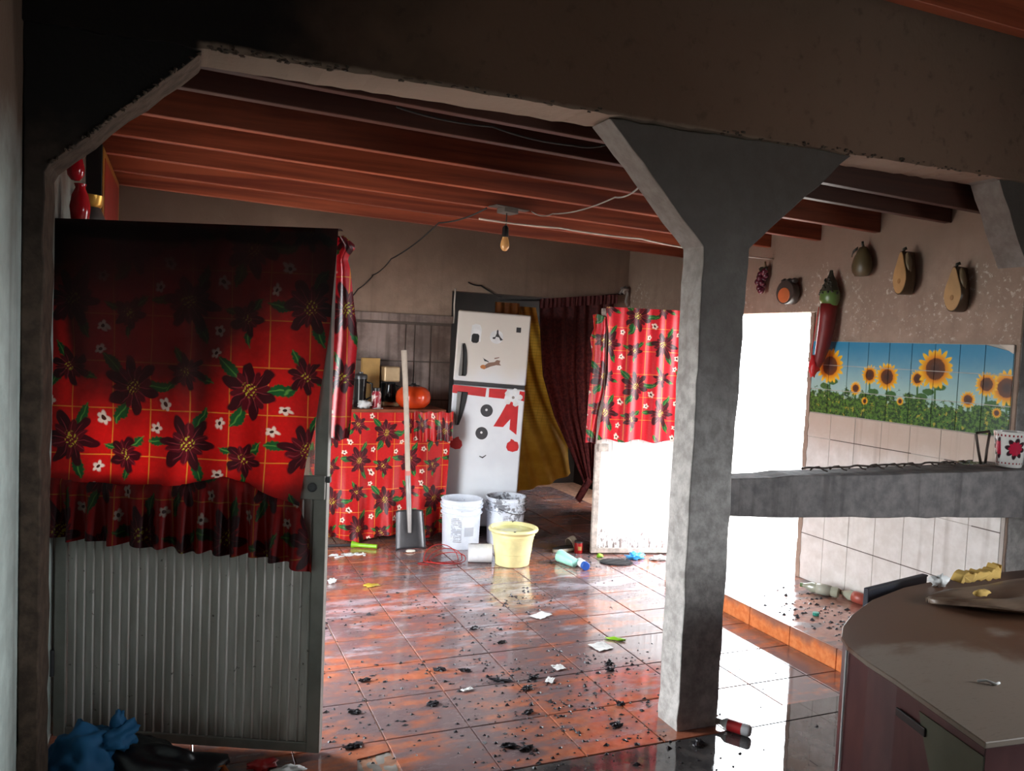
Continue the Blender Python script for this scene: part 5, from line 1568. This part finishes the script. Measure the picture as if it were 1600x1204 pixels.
# ------------------------------------------------------------------ ornaments high on the left wall
t = thing('picture', 'thick black framed red and gold picture high on the left wall', 'picture', (XL + 0.001, 4.45, 2.06))
MB().box(0, 0.07, 0, 1.15, 0, 0.42).build('frame', M['frame_black'], t, bevel=0.003)
MB().box(0.068, 0.0735, 0.01, 1.14, 0.01, 0.41).build('gold_border', M['gold'], t)
MB().box(0.0725, 0.0755, 0.10, 1.05, 0.05, 0.37).build('red_image', M['picture_red'], t)
t = thing('red_bauble', 'glossy red egg shaped bauble hanging under the black haunch', 'bauble', (-0.341, 3.205, 2.095))
MB().lathe([(0, 0), (0.015, 0.003), (0.026, 0.02), (0.029, 0.045), (0.022, 0.075), (0.01, 0.088), (0, 0.09)], 24).build('bauble_body', M['red_gloss'], t, smooth=60)
MB().lathe([(0.009, 0.086), (0.009, 0.097), (0, 0.098)], 14).build('cap', M['gold'], t, smooth=40)
MB().tube([(0, 0, 0.097), (0.001, 0, 0.2), (0, 0, 0.380)], 0.0012, 5).build('thread', M['wire_grey'], t)
SHZ = 1.975
t = thing('wall_shelf', 'narrow dark shelf on the left wall above the doorway', 'shelf', (XL, 3.5, SHZ - 0.014))
MB().box(0, 0.14, 0, 0.90, 0, 0.014).build('shelf_board', M['table_wood'], t, bevel=0.002)
for a in (0.05, 0.8):
    MB().prism([(0.0, 0.0), (0.10, 0.0), (0.0, -0.05)], a, a + 0.02, 'xz').build('bracket', M['iron'], t)
t = thing('red_vase', 'glossy red curved vase on the wall shelf behind the door', 'vase', (-0.362, 3.56, SHZ))
MB().lathe([(0.02, 0), (0.040, 0.03), (0.047, 0.075), (0.038, 0.12), (0.022, 0.15), (0.028, 0.165), (0.02, 0.163), (0.012, 0.145), (0, 0.14)], 24, None, (0.8, 1)).build('vase_body', M['red_gloss'], t, smooth=60)
t = thing('ornament_pot', 'small gold necked dark pot on the wall shelf', 'pot', (-0.362, 3.93, SHZ))
MB().lathe([(0.03, 0), (0.055, 0.03), (0.06, 0.08), (0.042, 0.125)], 24).build('pot_body', M['fruit_dark'], t, smooth=60)
MB().lathe([(0.040, 0.123), (0.05, 0.14), (0.056, 0.175), (0.048, 0.178), (0.036, 0.14), (0, 0.138)], 24).build('gold_neck', M['gold'], t, smooth=60)
t = thing('red_box', 'dull red box beside the gold necked pot on the shelf', 'box', (-0.362, 4.12, SHZ))
MB().box(-0.05, 0.05, -0.10, 0.16, 0, 0.075).build('box_body', M['red_gloss'], t, bevel=0.004)
MB().box(-0.052, 0.052, -0.102, 0.162, 0.07, 0.09).build('lid', M['red_gloss'], t, bevel=0.004)

# ------------------------------------------------------------------ light bulb, box and cables
t = thing('pendant_bulb', 'bare amber bulb hanging on a short cord from the rafters', 'light bulb', (1.835, 4.60, 2.415))
MB().tube([(0, 0, 0.0), (0.004, 0, -0.05), (0.002, 0, -0.105)], 0.004, 6).build('cord', M['wire_black'], t, smooth=True)
MB().lathe([(0.0, -0.175), (0.02, -0.175), (0.021, -0.16), (0.019, -0.12), (0.01, -0.105), (0, -0.103)], 20).build('socket', M['black_plastic'], t, smooth=40)
MB().lathe([(0, -0.262), (0.014, -0.258), (0.025, -0.242), (0.028, -0.225), (0.024, -0.20), (0.017, -0.175), (0, -0.174)], 24).build('glass_bulb', M['bulb_amber'], t, smooth=60)
t = thing('junction_box', 'grey open junction box fixed under the rafters', 'junction box', (1.85, 4.615, 2.415))
t.rotation_euler = (0, R(1.6), R(12))
MB().box(-0.05, 0.05, -0.045, 0.045, -0.03, 0.0).build('box_body', M['box_grey'], t, bevel=0.003)
MB().box(-0.11, 0.13, -0.05, 0.06, 0.0, 0.006).build('mounting_plate', M['box_grey'], t, bevel=0.001)


def cable(name, pts, r_, mat, lab, sag=0.0, n=24):
    P_ = [Vector(p) for p in pts]
    out = []
    for a, b in zip(P_, P_[1:]):
        for k in range(n):
            s_ = k / n
            out.append(a.lerp(b, s_) - Vector((0, 0, sag * 4 * s_ * (1 - s_))))
    out.append(P_[-1])
    return tag(MB().tube(out, r_, 6).build(name, M[mat], smooth=True), lab, 'cable')


cable('cable', [(1.98, 4.55, 2.405), (2.10, 4.5, 2.395), (1.80, 3.2, 2.27), (1.76, 2.90, 2.28)], 0.004, 'wire_grey', 'twisted grey cable sagging from the bulb box to the column', 0.02)
cable('cable', [(1.70, 4.58, 2.40), (1.5, 4.9, 2.33), (1.40, 5.7, 2.16), (1.46, 6.57, 2.10)], 0.005, 'wire_black', 'black cable running from the bulb box to the back wall', 0.02)
cable('cable', [(1.66, 4.60, 2.335), (2.2, 4.60, 2.33), (2.8, 4.60, 2.315), (3.3, 4.60, 2.28), (3.89, 4.60, 2.27)], 0.006, 'plaster_white', 'pale cable along the rafters from the bulb to the right wall', 0.006)
cable('cable', [(0.72, 2.93, 2.44), (1.1, 2.94, 2.425), (1.45, 2.94, 2.40), (1.62, 2.93, 2.43)], 0.004, 'wire_black', 'thin black cable hanging behind the concrete beam', 0.012)
cable('cable', [(1.47, 6.58, 2.10), (1.35, 6.585, 1.98), (1.2, 6.585, 1.80)], 0.005, 'wire_black', 'black cable end running down the brown back wall', 0.01)
cable('cable', [(2.30, 6.58, 2.10), (2.42, 6.585, 2.08), (2.62, 6.58, 1.99)], 0.006, 'wire_black', 'short black cable above the refrigerator', 0.01)

# ------------------------------------------------------------------ heap in the dark corner by the corrugated door
tag(MB().blob((-0.06, 3.0, 0.06), (0.235, 0.10, 0.08), 0.25, 2.0, 3, 36, 18, m=Matrix.Rotation(R(-16), 4, 'Z') @ Matrix.Rotation(R(8), 4, 'Y'), floor=0.0).build('garbage_bag', M['black_bag'], smooth=True), 'black plastic bag slumped before the corrugated door', 'bag')


bc = MB().blob((-0.265, 3.0, 0.10), (0.115, 0.10, 0.135), 0.16, 2.6, 2, 40, 24, floor=0.0)
bc.blob((-0.175, 2.985, 0.185), (0.075, 0.06, 0.045), 0.3, 2.8, 6, 30, 18, m=Matrix.Rotation(R(-20), 4, 'Y'))
bc.blob((-0.165, 2.99, 0.235), (0.022, 0.022, 0.042), 0.3, 2.4, 9, 18, 12)
tag(bc.build('blue_cloth', M['blue_cloth'], smooth=True), 'rumpled blue cloth on top of the black bag', 'cloth')
tag(MB().blob((-0.34, 2.72, 0.08), (0.06, 0.05, 0.10), 0.3, 2, 12, 22, 12, floor=0.0).build('garbage_bag', M['black_bag'], smooth=True), 'small dark bundle against the pilaster foot', 'bag')
t = thing('cardboard_tray', 'small open orange box at the edge of the black bag', 'box', (0.135, 2.865, 0.0), R(14))
for b_ in ((-0.06, 0.06, -0.05, -0.044, 0, 0.06), (-0.06, 0.06, 0.044, 0.05, 0, 0.06), (-0.06, -0.054, -0.044, 0.044, 0, 0.06), (0.054, 0.06, -0.044, 0.044, 0, 0.06)):
    MB().box(*b_).build('side_panel', M['orange_box'], t)
MB().box(-0.054, 0.054, -0.044, 0.044, 0, 0.004).build('bottom', M['orange_box'], t)
tag(MB().blob((0.275, 2.86, 0.02), (0.05, 0.03, 0.016), 0.3, 2, 7, 18, 10, floor=0.0).build('green_wrapper', M['green_piece'], smooth=True), 'green wrapper beside the orange box', 'wrapper')
tag(MB().blob((0.315, 2.965, 0.018), (0.05, 0.03, 0.018), 0.4, 2, 9, 18, 10, floor=0.0).build('red_wrapper', M['label_red'], smooth=True), 'dark red wrapper touching the foot of the corrugated door', 'wrapper')
tag(MB().blob((0.40, 2.91, 0.012), (0.05, 0.025, 0.012), 0.4, 2, 19, 18, 10, floor=0.0).build('torn_paper', M['paper'], smooth=True), 'pale torn paper at the bottom rail of the corrugated door', 'paper')
